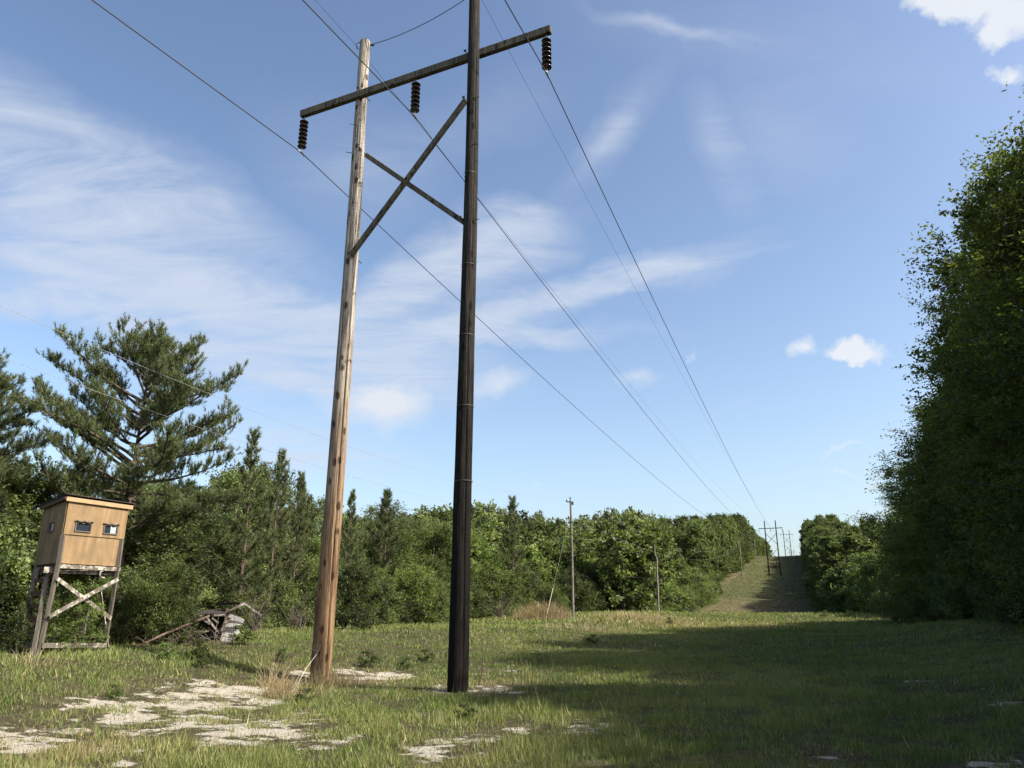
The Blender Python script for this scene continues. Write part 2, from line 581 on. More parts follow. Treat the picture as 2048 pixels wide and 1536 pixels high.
M['pale_pane'] = plain('pale_curtain', (.28, .34, .38), .6)
M['film'] = plain('torn_silver_film', (.30, .25, .18), .35, .3, noise=.4, nscale=20)
M['rusty_pipe'] = plain('rusty_pole', (.10, .065, .05), .8, noise=.4)


def paintmat(name, paint, wood, cover=.5):
    """paint flaking off grey wood"""
    m, N = material(name)
    v = N.new('ShaderNodeTexCoord').outputs['Object']
    n = N.noise(v, 11.0, 8, .75)
    n2 = N.noise(v, 3.0, 3, .6)
    f = N.math('MULTIPLY', N.math('SUBTRACT', N.math('ADD', n, N.math('MULTIPLY', n2, .4)), cover), 14.0, True)
    col = N.mix(f, paint, wood)
    d = N.new('ShaderNodeBsdfPrincipled', {'Base Color': col, 'Roughness': .75, 'Specular IOR Level': .25})
    N.new('ShaderNodeOutputMaterial', {0: d.outputs[0]})
    return m


M['flaky'] = paintmat('flaking_white_paint', (.36, .34, .30), (.10, .088, .072), .64)
M['flaky_panel'] = paintmat('flaking_white_panel', (.34, .335, .33), (.15, .14, .13), 1.02)


def plymat():
    m, N = material('weathered_plywood')
    v = N.new('ShaderNodeTexCoord').outputs['Object']
    st = N.noise(N.new('ShaderNodeMapping', {'Vector': v, 'Scale': (9, 9, 1.3)}).outputs[0], 1.0, 5, .6)
    bl = N.noise(v, 2.6, 6, .65)
    fi = N.noise(N.new('ShaderNodeMapping', {'Vector': v, 'Scale': (70, 70, 9)}).outputs[0], 1.0, 3, .6)
    col = N.ramp(st, [(.3, (.16, .108, .056)), (.52, (.235, .162, .088)), (.75, (.30, .215, .122))])
    col = N.mix(N.math('MULTIPLY', N.math('SUBTRACT', bl, .47), 4.0, True), col, (.165, .122, .070))
    col = N.mix(N.math('MULTIPLY', N.math('SUBTRACT', fi, .55), 1.5, True), col, (.16, .105, .055))
    d = N.new('ShaderNodeBsdfPrincipled', {'Base Color': col, 'Roughness': .8, 'Specular IOR Level': .2})
    N.new('ShaderNodeOutputMaterial', {0: d.outputs[0]})
    return m


M['ply'] = plymat()


def groundmat():
    m, N = material('field_ground')
    v = N.new('ShaderNodeTexCoord').outputs['Object']
    sand = N.new('ShaderNodeAttribute', attribute_name='sand').outputs['Fac']
    far = N.new('ShaderNodeAttribute', attribute_name='far').outputs['Fac']
    dry = N.new('ShaderNodeAttribute', attribute_name='dry').outputs['Fac']
    n = N.noise(v, 3.0, 8, .7)
    n2 = N.noise(v, .35, 6, .65)
    n3 = N.noise(v, 25.0, 4, .7)
    near = N.ramp(n, [(.3, (.045, .045, .024)), (.5, (.085, .075, .042)), (.7, (.15, .125, .085))])
    g = N.ramp(N.math('ADD', N.math('MULTIPLY', n2, .6), N.math('MULTIPLY', n, .4)),
               [(.34, (.036, .044, .018)), (.48, (.060, .068, .025)), (.58, (.090, .084, .036)), (.70, (.125, .092, .052))])
    col = N.mix(far, near, g)
    dn = N.math('MULTIPLY', N.math('SUBTRACT', N.math('ADD', dry, N.math('MULTIPLY', N.math('SUBTRACT', n2, .5), 1.2)), .35), 2.4, True)
    col = N.mix(dn, col, N.ramp(n, [(.3, (.08, .062, .040)), (.7, (.19, .14, .090))]))
    sn = N.math('MULTIPLY', N.math('SUBTRACT', N.math('ADD', sand, N.math('MULTIPLY', N.math('SUBTRACT', N.noise(v, 9.0, 9, .75), .5), 3.2)), .30), 2.6, True)
    sandc = N.ramp(n3, [(.25, (.30, .27, .22)), (.45, (.52, .48, .40)), (.7, (.68, .64, .55))])
    col = N.mix(sn, col, sandc)
    lit = N.noise(N.new('ShaderNodeMapping', {'Vector': v, 'Scale': (6, 9, 1)}).outputs[0], 1.6, 9, .8)
    col = N.mix(N.math('MULTIPLY', N.math('SUBTRACT', lit, .55), 6.0, True), col, near)
    bp = N.new('ShaderNodeBump', {'Strength': 1.0, 'Distance': .09, 'Height': N.math('ADD', N.math('ADD', n3, n), lit)})
    d = N.new('ShaderNodeBsdfPrincipled', {'Base Color': col, 'Roughness': .95, 'Specular IOR Level': .1, 'Normal': bp.outputs[0]})
    N.new('ShaderNodeOutputMaterial', {0: d.outputs[0]})
    return m


M['ground'] = groundmat()

# ------------------------------------------------------------------ the ground, one sheet out to the horizon
az = np.radians(np.concatenate([np.linspace(-180, -50, 40), np.linspace(-49.6, 49.6, 560), np.linspace(50, 180, 40)]))
rad = np.concatenate([[0.0], np.geomspace(.8, 6, 12), np.geomspace(6.15, 110, 380), np.geomspace(113, 480, 110), np.geomspace(500, 4000, 24)])
AA, RR = np.meshgrid(az, rad)
X, Y = RR * np.sin(AA), RR * np.cos(AA)
Z = ground(X, Y)
na, nr = len(az), len(rad)
idx = np.arange(na * nr).reshape(nr, na)
F = np.stack([idx[:-1, :-1], idx[:-1, 1:], idx[1:, 1:], idx[1:, :-1]], -1).reshape(-1, 4)[:, ::-1]
S_, W_ = sw(X, Y)


def dryness(X, Y):
    s, w = sw(X, Y)
    d = .55 * smooth((s - 92) / 8) * (1 - smooth((s - 150) / 35))                        # brown foot of the hill
    d = np.maximum(d, .50 * smooth((-w - 8.5) / 4) * smooth((s - 130) / 20))               # verge on the left of the hill
    d = np.maximum(d, .62 * smooth((s - 30) / 12) * (1 - smooth((s - 60) / 8)) * smooth((w + 9) / 3) * (1 - smooth((w - 5) / 5)))
    for (px, py, r, k) in ((700, 1365, 1.6, .8), (560, 1385, 1.3, .8), (1000, 1365, 1.2, .7), (150, 1500, 1.2, .6), (820, 1450, .8, .4)):
        c = DRYC[(px, py)]
        d = np.maximum(d, k * np.exp(-((X - c.x) ** 2 + (Y - c.y) ** 2) / r ** 2))
    return d


DRYC = {(a, b): gnd(a, b) for (a, b) in ((700, 1365), (560, 1385), (1000, 1365), (150, 1500), (820, 1450))}
gr = raw('ground', np.stack([X, Y, Z], -1).reshape(-1, 3), F, M['ground'], None,
         attrs={'sand': sandmask(X, Y).ravel(), 'far': smooth((RR - 25) / 50).ravel(), 'dry': dryness(X, Y).ravel()}, smooth_=True)
tag(gr, 'rolling field of short grass with bare white sand patches', kind='structure')

# ------------------------------------------------------------------ grass
rg = np.random.default_rng(7)


def scatter(d0, d1, n, az0=-42, az1=43):
    D = np.sqrt(rg.uniform(d0 * d0, d1 * d1, n))
    a = np.radians(rg.uniform(az0, az1, n))
    return D * np.sin(a), D * np.cos(a), D


def wedge_w(s):
    """left edge of the open ground, as distance across the line"""
    return np.interp(s, [-30, -8, 0, 8, 20, 40, 60, 110, 150, 175, 200, 235, 265, 340], [-11.5, -10.2, -9.6, -13.6, -16.0, -16.5, -16.0, -13.0, -11.0, -12.0, -15.0, -14.5, -12.2, -11.0])


def right_w(s):
    return np.interp(s, [-30, 55, 66, 100, 130, 340], [16.4, 16.4, 15.5, 11.8, 10.6, 10.0])


BV, BT = [], []
for (d0, d1, n, h0, h1, bw) in ((5.5, 10, 80000, .035, .11, .006), (10, 17, 150000, .04, .12, .009), (17, 30, 160000, .035, .11, .015), (30, 50, 130000, .04, .12, .028),
                                (50, 96, 110000, .06, .20, .06), (96, 190, 80000, .06, .20, .09), (190, 345, 70000, .08, .24, .15)):
    x, y, D = scatter(d0, d1, n)
    s, w = sw(x, y)
    tuft = fbm(x * 2.2, y * 2.2, 4, 3)
    big = fbm(x * .25, y * .25, 3, 8)
    sm_ = sandmask(x, y)
    dr = dryness(x, y)
    halo = np.maximum(sm_, np.clip(sandhalo(x, y) - .1, 0, 1) * .75)
    keep = (rg.random(n) > halo * np.clip(1.25 - 1.1 * (fbm(x * 3.1 + 5, y * 3.7, 3, 61) > .58), 0, .97)) & (w > wedge_w(s) - 1.5) & (w < right_w(s) + 3) & (rg.random(n) < .35 + 1.5 * (tuft - .25) + .25 * (D > 17))
    x, y, D, tuft, big, dr, s, w = (a[keep] for a in (x, y, D, tuft, big, dr, s, w))
    n = len(x)
    z = ground(x, y) - .01
    hgt = rg.uniform(h0, h1, n) * (.35 + 2.3 * tuft ** 2.2) * (.75 + .6 * big)
    hgt *= np.where(rg.random(n) < .03, 2.0, 1) * (1 - .35 * np.clip(sandhalo(x, y), 0, 1))
    a = rg.uniform(0, 2 * np.pi, n)
    lean = rg.uniform(.05, .75, n) * hgt
    a2 = rg.uniform(0, 2 * np.pi, n)
    bx, by = np.cos(a) * bw * rg.uniform(.5, 1.2, n), np.sin(a) * bw * rg.uniform(.5, 1.2, n)
    v0 = np.stack([x - bx, y - by, z], -1)
    v1 = np.stack([x + bx, y + by, z], -1)
    v2 = np.stack([x + np.cos(a2) * lean, y + np.sin(a2) * lean, z + hgt], -1)
    BV.append(np.stack([v0, v1, v2], 1).reshape(-1, 3))
    dryp = np.clip(.09 + .25 * np.clip(sandhalo(x, y), 0, 1) - .10 * (s > 95) + .75 * dr + .5 * (fbm(x * .9, y * .9, 3, 21) - .5), 0, .95)
    t = np.clip(.42 + (rg.random(n) - .5) * .35 + (big - .5) * .7 + (tuft - .5) * .35 - .30 * (s > 95), 0, .72)
    t = np.where(rg.random(n) < dryp, rg.uniform(.72, 1, n), t)
    BT.append(np.repeat(t, 3))
BV = np.concatenate(BV)
gs = raw('grass', BV, np.arange(len(BV)).reshape(-1, 3), M['grass'], None, tint=np.concatenate(BT))
tag(gs, 'short green and tan field grass growing over sandy ground', kind='stuff')


# ------------------------------------------------------------------ foliage builders
def unit(v):
    return v / np.maximum(np.linalg.norm(v, axis=-1, keepdims=True), 1e-6)


def leaves(P, size, rng, up=.5):
    """diamond leaves at points P"""
    n = len(P)
    d = unit(rng.normal(size=(n, 3)) + np.array([0, 0, -.15]))
    nn = unit(rng.normal(size=(n, 3)) + np.array([0, 0, up * 2]))
    s = unit(np.cross(d, nn))
    L = size * rng.uniform(.6, 1.25, (n, 1))
    w = L * .30
    V = np.stack([P - d * L / 2, P + s * w, P + d * L / 2, P - s * w], 1).reshape(-1, 3)
    return V, np.arange(n * 4).reshape(-1, 4)


def wood(paths, mat, parent, n=6, name='trunk'):
    mb = MB()
    for pts, rad_ in paths:
        mb.tube(pts, rad_, n if rad_[0] > .03 else 4, cap=False)
    return mb.build(name, mat, parent)


def broadleaf(name, H, R, cb, seed, mat, bark, nclump=120, per=260, leaf=.13, profile='round', rcs=.24, label='x', cat='tree', trunk_r=None, nlimb=40, twn=9, jit=.17):
    rng = np.random.default_rng(seed)
    rnd = random.Random(seed)
    root = empty(name, (0, 0, 0), label, cat)
    ph = rng.uniform(0, 6.28, 6)
    # clump centres
    u = rng.uniform(0, 1, nclump) ** .85
    zc = cb + (H - cb) * u
    if profile == 'round':
        pr = np.sqrt(np.clip(1 - (2 * (u - .42) / 1.25) ** 2, .06, 1))
    elif profile == 'column':
        pr = np.clip(1.0 - .12 * u - .75 * np.clip(u - .78, 0, 1) / .22 * .8, .18, 1)
    elif profile == 'bush':
        pr = np.sqrt(np.clip(1 - u ** 2, .08, 1))
    else:
        pr = np.clip(1.05 - u, .1, 1)
    th = rng.uniform(0, 2 * np.pi, nclump)
    lob = 1 + .26 * np.sin(2 * th + ph[0] + zc * 1.3) + .20 * np.sin(3 * th + ph[1] - zc * .9) + .14 * np.sin(5 * th + ph[2] + zc * 2)
    r = R * pr * lob * rng.uniform(0, 1, nclump) ** .42
    C = np.stack([r * np.cos(th), r * np.sin(th), zc], -1)
    rc = R * rcs * rng.uniform(.6, 1.35, nclump)
    # twigs of each clump, leaves along them
    tw = twn
    D = unit(rng.normal(size=(nclump, tw, 3)) + unit(C * [1, 1, 0])[:, None, :] * .7 + [0, 0, .25])
    Lt = rc[:, None] * rng.uniform(.5, 1.5, (nclump, tw))
    k = per // tw
    t = rng.uniform(.12, 1, (nclump, tw, k)) ** .8
    P = C[:, None, None, :] + D[:, :, None, :] * (Lt[:, :, None] * t)[..., None]
    P = P + rng.normal(size=P.shape) * (rc * jit)[:, None, None, None] * np.array([1, 1, .7])
    tint = np.clip(.42 + (rng.random(nclump) - .5)[:, None, None] * .5 + (rng.random(P.shape[:3]) - .5) * .35, 0, 1)
    P = P.reshape(-1, 3)
    ok = P[:, 2] > .05
    P, tint = P[ok], tint.ravel()[ok]
    V, Fq = leaves(P, leaf, rng)
    cr = raw('crown', V, Fq, mat, root, tint=np.repeat(tint, 4))
    # trunk and limbs
    tr = trunk_r or H * .014 + .03
    tp = [Vector((0, 0, -.3))]
    q = Vector((0, 0, 0))
    nseg = 7
    for i in range(nseg):
        q = q + Vector((rnd.uniform(-.09, .09) * H / 8, rnd.uniform(-.09, .09) * H / 8, H * .88 / nseg))
        tp.append(q.copy())
    paths = [(tp, [tr * 1.15] + [tr * (1 - i / (nseg + .6)) for i in range(nseg)])]
    order = rng.permutation(nclump)[:nlimb]
    for i in order:
        c = Vector(C[i])
        f = max(0.12, min(.93, (c.z - H * .12 * rnd.uniform(.6, 1.4)) / (H * .88)))
        j = f * nseg
        a = tp[1 + int(min(j, nseg - 1))].lerp(tp[min(nseg, 2 + int(min(j, nseg - 1)))], j % 1)
        m_ = a.lerp(c, .5) + Vector((0, 0, -.06 * (c - a).length))
        r0 = tr * (1 - f) * .5 + .012
        paths.append(([a, m_, c], [r0, r0 * .6, .008]))
    tk = wood(paths, bark, root)
    PARTS[root.name] = [cr, tk]
    return root


def needles(T, A, n, L, w, rng):
    """brush-like tufts: positions T, axes A"""
    m = len(T)
    r = rng.normal(size=(m, n, 3))
    d = unit(A[:, None, :] * rng.uniform(.5, 1.6, (m, n, 1)) + unit(r) * .95)
    b = T[:, None, :] - A[:, None, :] * rng.uniform(0, .28, (m, n, 1))
    l = L * rng.uniform(.7, 1.15, (m, n, 1))
    s = unit(np.cross(d, rng.normal(size=(m, n, 3)))) * w
    V = np.stack([b - s, b + s, b + d * l], 2).reshape(-1, 3)
    return V, np.arange(m * n * 3).reshape(-1, 3)


def pine(name, H, cb, R, seed, label, nbr=46, tw=9, nn=34, L=.22, w=.011, prof='cone', trunk_r=None, lean=0.0, fill=1.0, cat='tree'):
    rng = np.random.default_rng(seed)
    rnd = random.Random(seed)
    root = empty(name, (0, 0, 0), label, cat)
    tr = trunk_r or H * .013 + .02
    nseg = 12
    tp = [Vector((0, 0, -.3)), Vector((0, 0, 0))]
    q = Vector((0, 0, 0))
    for i in range(nseg):
        q = q + Vector((rnd.uniform(-.02, .02) * H / 6 + lean * H / nseg, rnd.uniform(-.02, .02) * H / 6, H / nseg))
        tp.append(q.copy())
    paths = [(tp, [tr * 1.2, tr * 1.1] + [max(.012, tr * (1 - (i + 1) / (nseg + .2))) for i in range(nseg)])]

    def trunk_at(z):
        f = min(.999, max(0, z / H)) * nseg
        return tp[1 + int(f)].lerp(tp[2 + int(f)], f % 1)
    T, A = [], []
    for i in range(nbr):
        u = (i + rnd.uniform(-.3, .3)) / nbr
        u = min(.985, max(0, u))
        z = cb + (H - cb) * u
        if prof == 'cone':
            ln = R * (1.05 - u) ** .8 * rnd.uniform(.65, 1.15)
            el = math.radians(rnd.uniform(12, 30) + 38 * u)
        else:
            ln = R * math.sqrt(max(.14, 1 - (abs(u - .27) / .76) ** 2.2)) * rnd.uniform(.7, 1.12)
            el = math.radians(rnd.uniform(-8, 16) + 34 * u * u + (6 if u > .35 else 0))
        if prof == 'round':
            ln = min(ln, max(.5, (H - z + .15) / max(.25, math.sin(el + .2))))
        a = i * 2.399 + rnd.uniform(-.5, .5)
        d = Vector((math.cos(a) * math.cos(el), math.sin(a) * math.cos(el), math.sin(el)))
        p = trunk_at(z)
        pts = [p.copy()]
        ns = max(4, int(ln / .45))
        r0 = min(tr * .55, .012 + ln * .014)
        kink = Vector((rnd.uniform(-.25, .25), rnd.uniform(-.25, .25), 0))
        for k in range(ns):
            d = (d + Vector((0, 0, .05 if prof == 'cone' else .022)) + Vector((rnd.uniform(-.12, .12), rnd.uniform(-.12, .12), rnd.uniform(-.10, .10))) + kink * .1).normalized()
            p = p + d * ln / ns
            pts.append(p.copy())
        paths.append((pts, [r0 * (1 - .85 * k / ns) for k in range(ns + 1)]))
        # side twigs; on the big open pines a level of side branches first
        if prof == 'round':
            nb = max(3, int(ln * 2.6))
            for k in range(nb):
                f = (.24 + .76 * (k + rnd.uniform(0, 1)) / nb) * ns
                b = pts[int(min(f, ns - 1))].lerp(pts[min(ns, 1 + int(min(f, ns - 1)))], f % 1)
                sgn = 1 if k % 2 else -1
                hd = d.cross(Vector((0, 0, 1))).normalized() * sgn
                bd = (d * rnd.uniform(.4, 1.0) + hd * rnd.uniform(.4, 1.1) + Vector((0, 0, rnd.uniform(-.1, .65)))).normalized()
                bl_ = rnd.uniform(.5, 1.25) * (1.15 - .55 * f / ns) * (.55 + .45 * ln / R) * 1.1
                e = b + bd * bl_ + Vector((0, 0, .12 * bl_))
                mpt = b.lerp(e, .5) - Vector((0, 0, .05))
                paths.append(([b, mpt, e], [.022, .014, .007]))
                for q_ in range(int(tw * (.5 + .6 * bl_))):
                    g_ = rnd.uniform(.25, 1.05)
                    c_ = (b.lerp(mpt, g_ * 2) if g_ < .5 else mpt.lerp(e, g_ * 2 - 1))
                    o_ = Vector((rnd.gauss(0, .16), rnd.gauss(0, .16), abs(rnd.gauss(.06, .13))))
                    T.append(c_ + o_)
                    A.append((o_ * 1.6 + bd * .35 + Vector((0, 0, rnd.uniform(.3, 1.1)))).normalized())
        nt = int(tw * ln * fill) + 3 if prof == 'cone' else 3
        for k in range(nt):
            f = rnd.uniform(.18, 1.0) ** .75 * ns
            b = pts[int(min(f, ns - 1))].lerp(pts[min(ns, 1 + int(min(f, ns - 1)))], f % 1)
            sd_ = d.cross(Vector((0, 0, 1))).normalized() * rnd.choice((-1, 1))
            td = (d * rnd.uniform(.2, .9) + sd_ * rnd.uniform(.1, .9) + Vector((0, 0, rnd.uniform(-.05, .9)))).normalized()
            tl = rnd.uniform(.18, .62) * (.5 + .45 * ln / max(R, .1))
            e = b + td * tl
            if k % 2 == 0:
                paths.append(([b, b.lerp(e, .5) - Vector((0, 0, .02)), e], [.012, .009, .006]))
            T.append(e)
            A.append((td + Vector((0, 0, .9))).normalized())
        T.append(pts[-1])
        A.append((d + Vector((0, 0, .5))).normalized())
    for k in range(6):
        T.append(trunk_at(H) + Vector((rnd.uniform(-.12, .12), rnd.uniform(-.12, .12), -.12 * k)))
        A.append(Vector((0, 0, 1)))
    T, A = np.array([tuple(t) for t in T]), np.array([tuple(a) for a in A])
    V, Ft = needles(T, A, nn, L, w, rng)
    tint = np.clip(np.repeat(rng.uniform(.25, .75, len(T)), nn) + (rng.random(len(T) * nn) - .5) * .3, 0, 1)
    cr = raw('crown', V, Ft, M['needle'], root, tint=np.repeat(tint, 3))
    tk = wood(paths, M['pinebark'], root)
    PARTS[root.name] = [cr, tk]
    return root


def place(proto, x, y, H, H0, label, group, sxy=None, rz=None, name=None, rng_=random):
    """put the prototype itself the first time, then copies of it"""
    s = H / H0
    sxy = sxy if sxy else s
    z = gz(x, y)
    rz = rng_.uniform(0, 6.28) if rz is None else rz
    if proto.name not in USED:
        USED.add(proto.name)
        proto.location = (x, y, z)
        proto.rotation_euler = (0, 0, rz)
        proto.scale = (sxy, sxy, s)
        proto['label'] = label
        if group:
            proto['group'] = group
        return proto
    return dup(proto, (x, y, z), rz, (sxy, sxy, s), label, group)


# prototypes ---------------------------------------------------------
R_ = random.Random(11)
wall_p = [broadleaf('broadleaf_tree', 18, 3.3, .2, 100 + i, M['dark'], M['bark'], nclump=250, per=300, leaf=.145, profile='column', rcs=.34, twn=15, jit=.075, nlimb=110, trunk_r=.2) for i in range(3)]
mid_p = [broadleaf('oak_tree', 9, 3.0, 1.0, 200 + i, M['grey' if i == 2 else 'oak'], M['bark'], nclump=150, per=200, leaf=.17, profile='round', rcs=.27, nlimb=50) for i in range(3)]
brt_p = [broadleaf('sapling', 6, 2.3, .3, 300 + i, M['bright'], M['bark'], nclump=110, per=190, leaf=.14, profile='round', rcs=.28, nlimb=40) for i in range(3)]
bush_p = [broadleaf('bush', 2.6, 1.7, .1, 400 + i, (M['bright'], M['oak'], M['oak'])[i], M['bark'], nclump=75, per=200, leaf=.10, profile='bush', rcs=.30, nlimb=30, cat='bush', trunk_r=.03) for i in range(3)]
far_p = [broadleaf('tall_tree', 16, 2.6, .3, 500 + i, M['oak'], M['bark'], nclump=130, per=117, leaf=.34, profile='column', rcs=.33, nlimb=10, trunk_r=.15) for i in range(4)]
fmid_p = [broadleaf('oak_tree', 9, 3.0, .6, 700 + i, M['grey' if i == 2 else 'oak'], M['bark'], nclump=120, per=81, leaf=.36, profile='round', rcs=.27, nlimb=24) for i in range(3)]
fbrt_p = [broadleaf('sapling', 6, 2.4, .1, 740 + i, M['bright'], M['bark'], nclump=90, per=81, leaf=.28, profile='round', rcs=.28, nlimb=16) for i in range(3)]
young_p = [pine('pine_tree', 9, .5, 2.3, 600 + i, 'x', nbr=60, tw=5.0, nn=24, L=.27, w=.017) for i in range(3)]

# ------------------------------------------------------------------ right-hand wall of trees
k = 0
for (w0, st, off) in ((19.4, 3.1, 0), (23.6, 4.0, 1.5), (28.5, 5.0, 3)):
    s = -22.0 + off
    while s < 62:
        x, y = xy(s + R_.uniform(-.6, .6), w0 + R_.uniform(-1.7, 1.5))
        H = (15.1 if w0 < 22 else 16.2) * R_.uniform(.84, 1.09) * (.70 + .38 * float(smooth((s + 12) / 34)))
        if s > 48:
            H *= .80
        place(wall_p[k % 3], x, y, H, 18, 'tall dark broadleaf tree in the shaded wall of trees filling the right side', 'tall trees in the dark wall on the right', sxy=R_.uniform(.92, 1.22), rng_=R_)
        k += 1
        s += st * R_.uniform(.85, 1.15)
# understorey along its foot
s = -6.0
while s < 64:
    x, y = xy(s, 16.9 + R_.uniform(-.4, .8))
    place(bush_p[1 + k % 2], x, y, R_.uniform(1.6, 3.4), 2.6, 'dark bush at the foot of the shaded wall of trees on the right', 'bushes under the dark wall on the right', rng_=R_)
    k += 1
    s += R_.uniform(2.0, 3.4)
# lower sunlit growth past its end
for i in range(26):
    s = R_.uniform(66, 128)
    w = float(right_w(s)) + 1.2 + R_.uniform(0, 7)
    x, y = xy(s, w)
    H = R_.uniform(3.0, 5.0) + (w - float(right_w(s))) * .55
    place(fbrt_p[i % 3] if i % 3 else fmid_p[i % 3], x, y, H * (1 if i % 3 else 1.2), 6 if i % 3 else 9, 'low sunlit sapling in the green clump between the dark wall and the far right wood', 'saplings past the end of the dark wall', sxy=H / 6 * (1.05 if i % 3 else .8), rng_=R_)
for i in range(34):
    s = R_.uniform(72, 135)
    x, y = xy(s, float(right_w(s)) + 9 + R_.uniform(0, 16))
    place(fmid_p[i % 3], x, y, R_.uniform(10, 15.5), 9, 'rounded tree standing between the dark right wall and the far corridor', 'rounded trees behind the dark wall', sxy=R_.uniform(1.0, 1.3), rng_=R_)

# ------------------------------------------------------------------ far corridor walls
for side in (1, -1):
    for row in range(3):
        s = (128 if side > 0 else 168) + row * 1.2
        while s < (520 if row == 0 else 345):
            we = float(right_w(s)) if side > 0 else -float(wedge_w(s))
            x, y = xy(s + R_.uniform(-.7, .7), side * (we + 2.3 + row * 4.2 + R_.uniform(-.5, .5)))
            H = R_.uniform(11.5, 14.5) + (1.0 if row else 0)
            if side < 0:
                H = R_.uniform(14.5, 18.0) + (.8 if row else 0)
                H *= 1 - .30 * smooth((s - 270) / 130)
            lab = 'tree in the receding wood along the right edge of the distant grassy corridor' if side > 0 else 'tree in the receding wood along the left edge of the distant grassy corridor'
            place(far_p[R_.randrange(4)], x, y, H, 16, lab, 'trees lining the far corridor on the ' + ('right' if side > 0 else 'left'), sxy=R_.uniform(.9, 1.15), rng_=R_)
            s += R_.uniform(3.6, 4.8) if row == 0 else R_.uniform(6.0, 8.5)
for i in range(5):
    s = 352 + 12 * i
    x, y = xy(s, -12.5 - R_.uniform(0, 4))
    place(far_p[i % 4], x, y, R_.uniform(5, 8), 16, 'small dark tree peeking over the hill crest left of the far pylon', 'trees just past the hill crest', sxy=.9, rng_=R_)

for i in range(30):
    s = R_.uniform(115, 330)
    right_ = i % 2
    w = float(right_w(s)) - R_.uniform(-.4, .9) if right_ else float(wedge_w(s)) + R_.uniform(-.4, 1.2)
    x, y = xy(s, w)
    place(fbrt_p[i % 3], x, y, R_.uniform(1.0, 3.4), 6, 'low scrub bush spilling onto the distant slope from the foot of the %s wood' % ('right' if right_ else 'left'),
          'scrub at the foot of the far %s wood' % ('right' if right_ else 'left'), sxy=R_.uniform(.35, .75), rng_=R_)

# ------------------------------------------------------------------ left-hand woods
SIL = [(-400, 850), (0, 930), (80, 905), (190, 950), (300, 965), (420, 975), (450, 955), (520, 940), (600, 985), (640, 1025), (700, 1042), (760, 1030), (820, 1020), (900, 1022), (960, 1020),
       (1060, 1042), (1110, 1038), (1140, 1048), (1180, 1044), (1215, 1035), (1245, 1022), (1290, 1035), (1330, 1050), (1400, 1052), (1450, 1050), (1500, 1060)]


def sil(px):
    return float(np.interp(px, [a for a, _ in SIL], [b for _, b in SIL]))


def h_for(x, y, dy):
    """height a tree at (x, y) needs to reach the skyline lowered by dy photo pixels"""
    z = gz(x, y)
    px, _ = pix((x, y, z + 6))
    D = math.hypot(x, y)
    t = at(px, sil(px) + dy, D)
    return t.z - z


LB = 'leafy tree in the mixed wood behind the left half of the field'
k = 0
for (dw, sp, dy0, dy1, kind) in ((14.5, 3.4, -6, 12, 'mid'), (10.0, 3.2, 4, 34, 'mid'), (6.2, 2.9, 30, 85, 'brt'), (3.2, 2.5, 75, 140, 'brt')):
    s = -12.0
    while s < 172:
        x, y = xy(s + R_.uniform(-.8, .8), float(wedge_w(s)) - dw + R_.uniform(-.8, .8))
        s += sp * R_.uniform(.85, 1.15) * (1 + s / 260 if s > 0 else 1)
        px, _ = pix((x, y, gz(x, y) + 4))
        if px < -500 or y < 4:
            continue
        H = h_for(x, y, R_.uniform(dy0, dy1))
        H = max(2.0, min(19, H))
        if (dw > 5 and R_.random() < (.34 if px < 640 else .12)) or (px < 640 and R_.random() < .35):
            place(young_p[k % 3], x, y, H * 1.03, 9, 'young pine mixed into the wood behind the left half of the field', 'young pines in the left wood', sxy=max(.6, H / 9 * .85), rng_=R_)
        elif kind == 'mid' or (px < 640 and R_.random() < .6):
            place((fmid_p if s > 62 else mid_p)[k % 3], x, y, H, 9, 'dark green leafy tree in the back of the wood behind the field', 'dark green trees in the left wood', sxy=max(.75, min(1.35, H / 9)), rng_=R_)
        else:
            place((fbrt_p if s > 62 else brt_p)[k % 3], x, y, H, 6, 'fresh green leafy tree along the front of the wood behind the field', 'fresh green trees in the left wood', sxy=max(.7, min(1.35, H / 6)), rng_=R_)
        k += 1
s = -9.0
while s < 172:
    x, y = xy(s, float(wedge_w(s)) - .9 + R_.uniform(-.7, .5))
    H = R_.uniform(1.2, 3.0) * (1 + max(0, s) / 150)
    place(bush_p[k % 3], x, y, H, 2.6, 'bush on the edge of the wood where it meets the field grass', 'bushes along the edge of the left wood', rng_=R_)
    k += 1
    s += R_.uniform(1.5, 2.4) * (1 + max(0, s) / 120)


def stand(proto, px, top, D, H0, label, cat=None, sxy=None, rz=None, group=None):
    q = at(px, 1200, D)
    z = gz(q.x, q.y)
    H = at(px, top, D).z - z
    return place(proto, q.x, q.y, H, H0, label, group, sxy=sxy, rz=rz, rng_=R_)


# named pines
hero = pine('pine_tree', 13.0, 3.4, 5.6, 901, 'x', nbr=76, tw=12.5, nn=28, L=.20, w=.012, prof='round', trunk_r=.24)
stand(hero, 228, 672, 34, 13.0, 'biggest pine with a broad rounded open crown behind the plywood hunting blind', sxy=.80, rz=2.0)
hero2 = pine('pine_tree', 12.0, 3.0, 4.4, 902, 'x', nbr=56, tw=14, nn=28, L=.21, w=.012, prof='round', trunk_r=.2)
stand(hero2, -150, 745, 33, 12.0, 'dark pine cut by the left edge of the photo, reaching towards the biggest pine')
sp1 = pine('pine_tree', 9.5, .8, 1.75, 903, 'x', nbr=56, tw=5, nn=26, L=.25, w=.014)
stand(sp1, 478, 862, 37, 9.5, 'slender young pine with the tallest pointed tip right of the biggest pine')
stand(young_p[0], 538, 905, 40, 9, 'young pine with several upright candles, second right of the biggest pine', sxy=.72)
stand(young_p[1], 584, 948, 42, 9, 'young pine just left of the pale bare pole', sxy=.65)
stand(young_p[2], 692, 985, 52, 9, 'young pine whose thin twin tips show just right of the pale pole', sxy=.7)
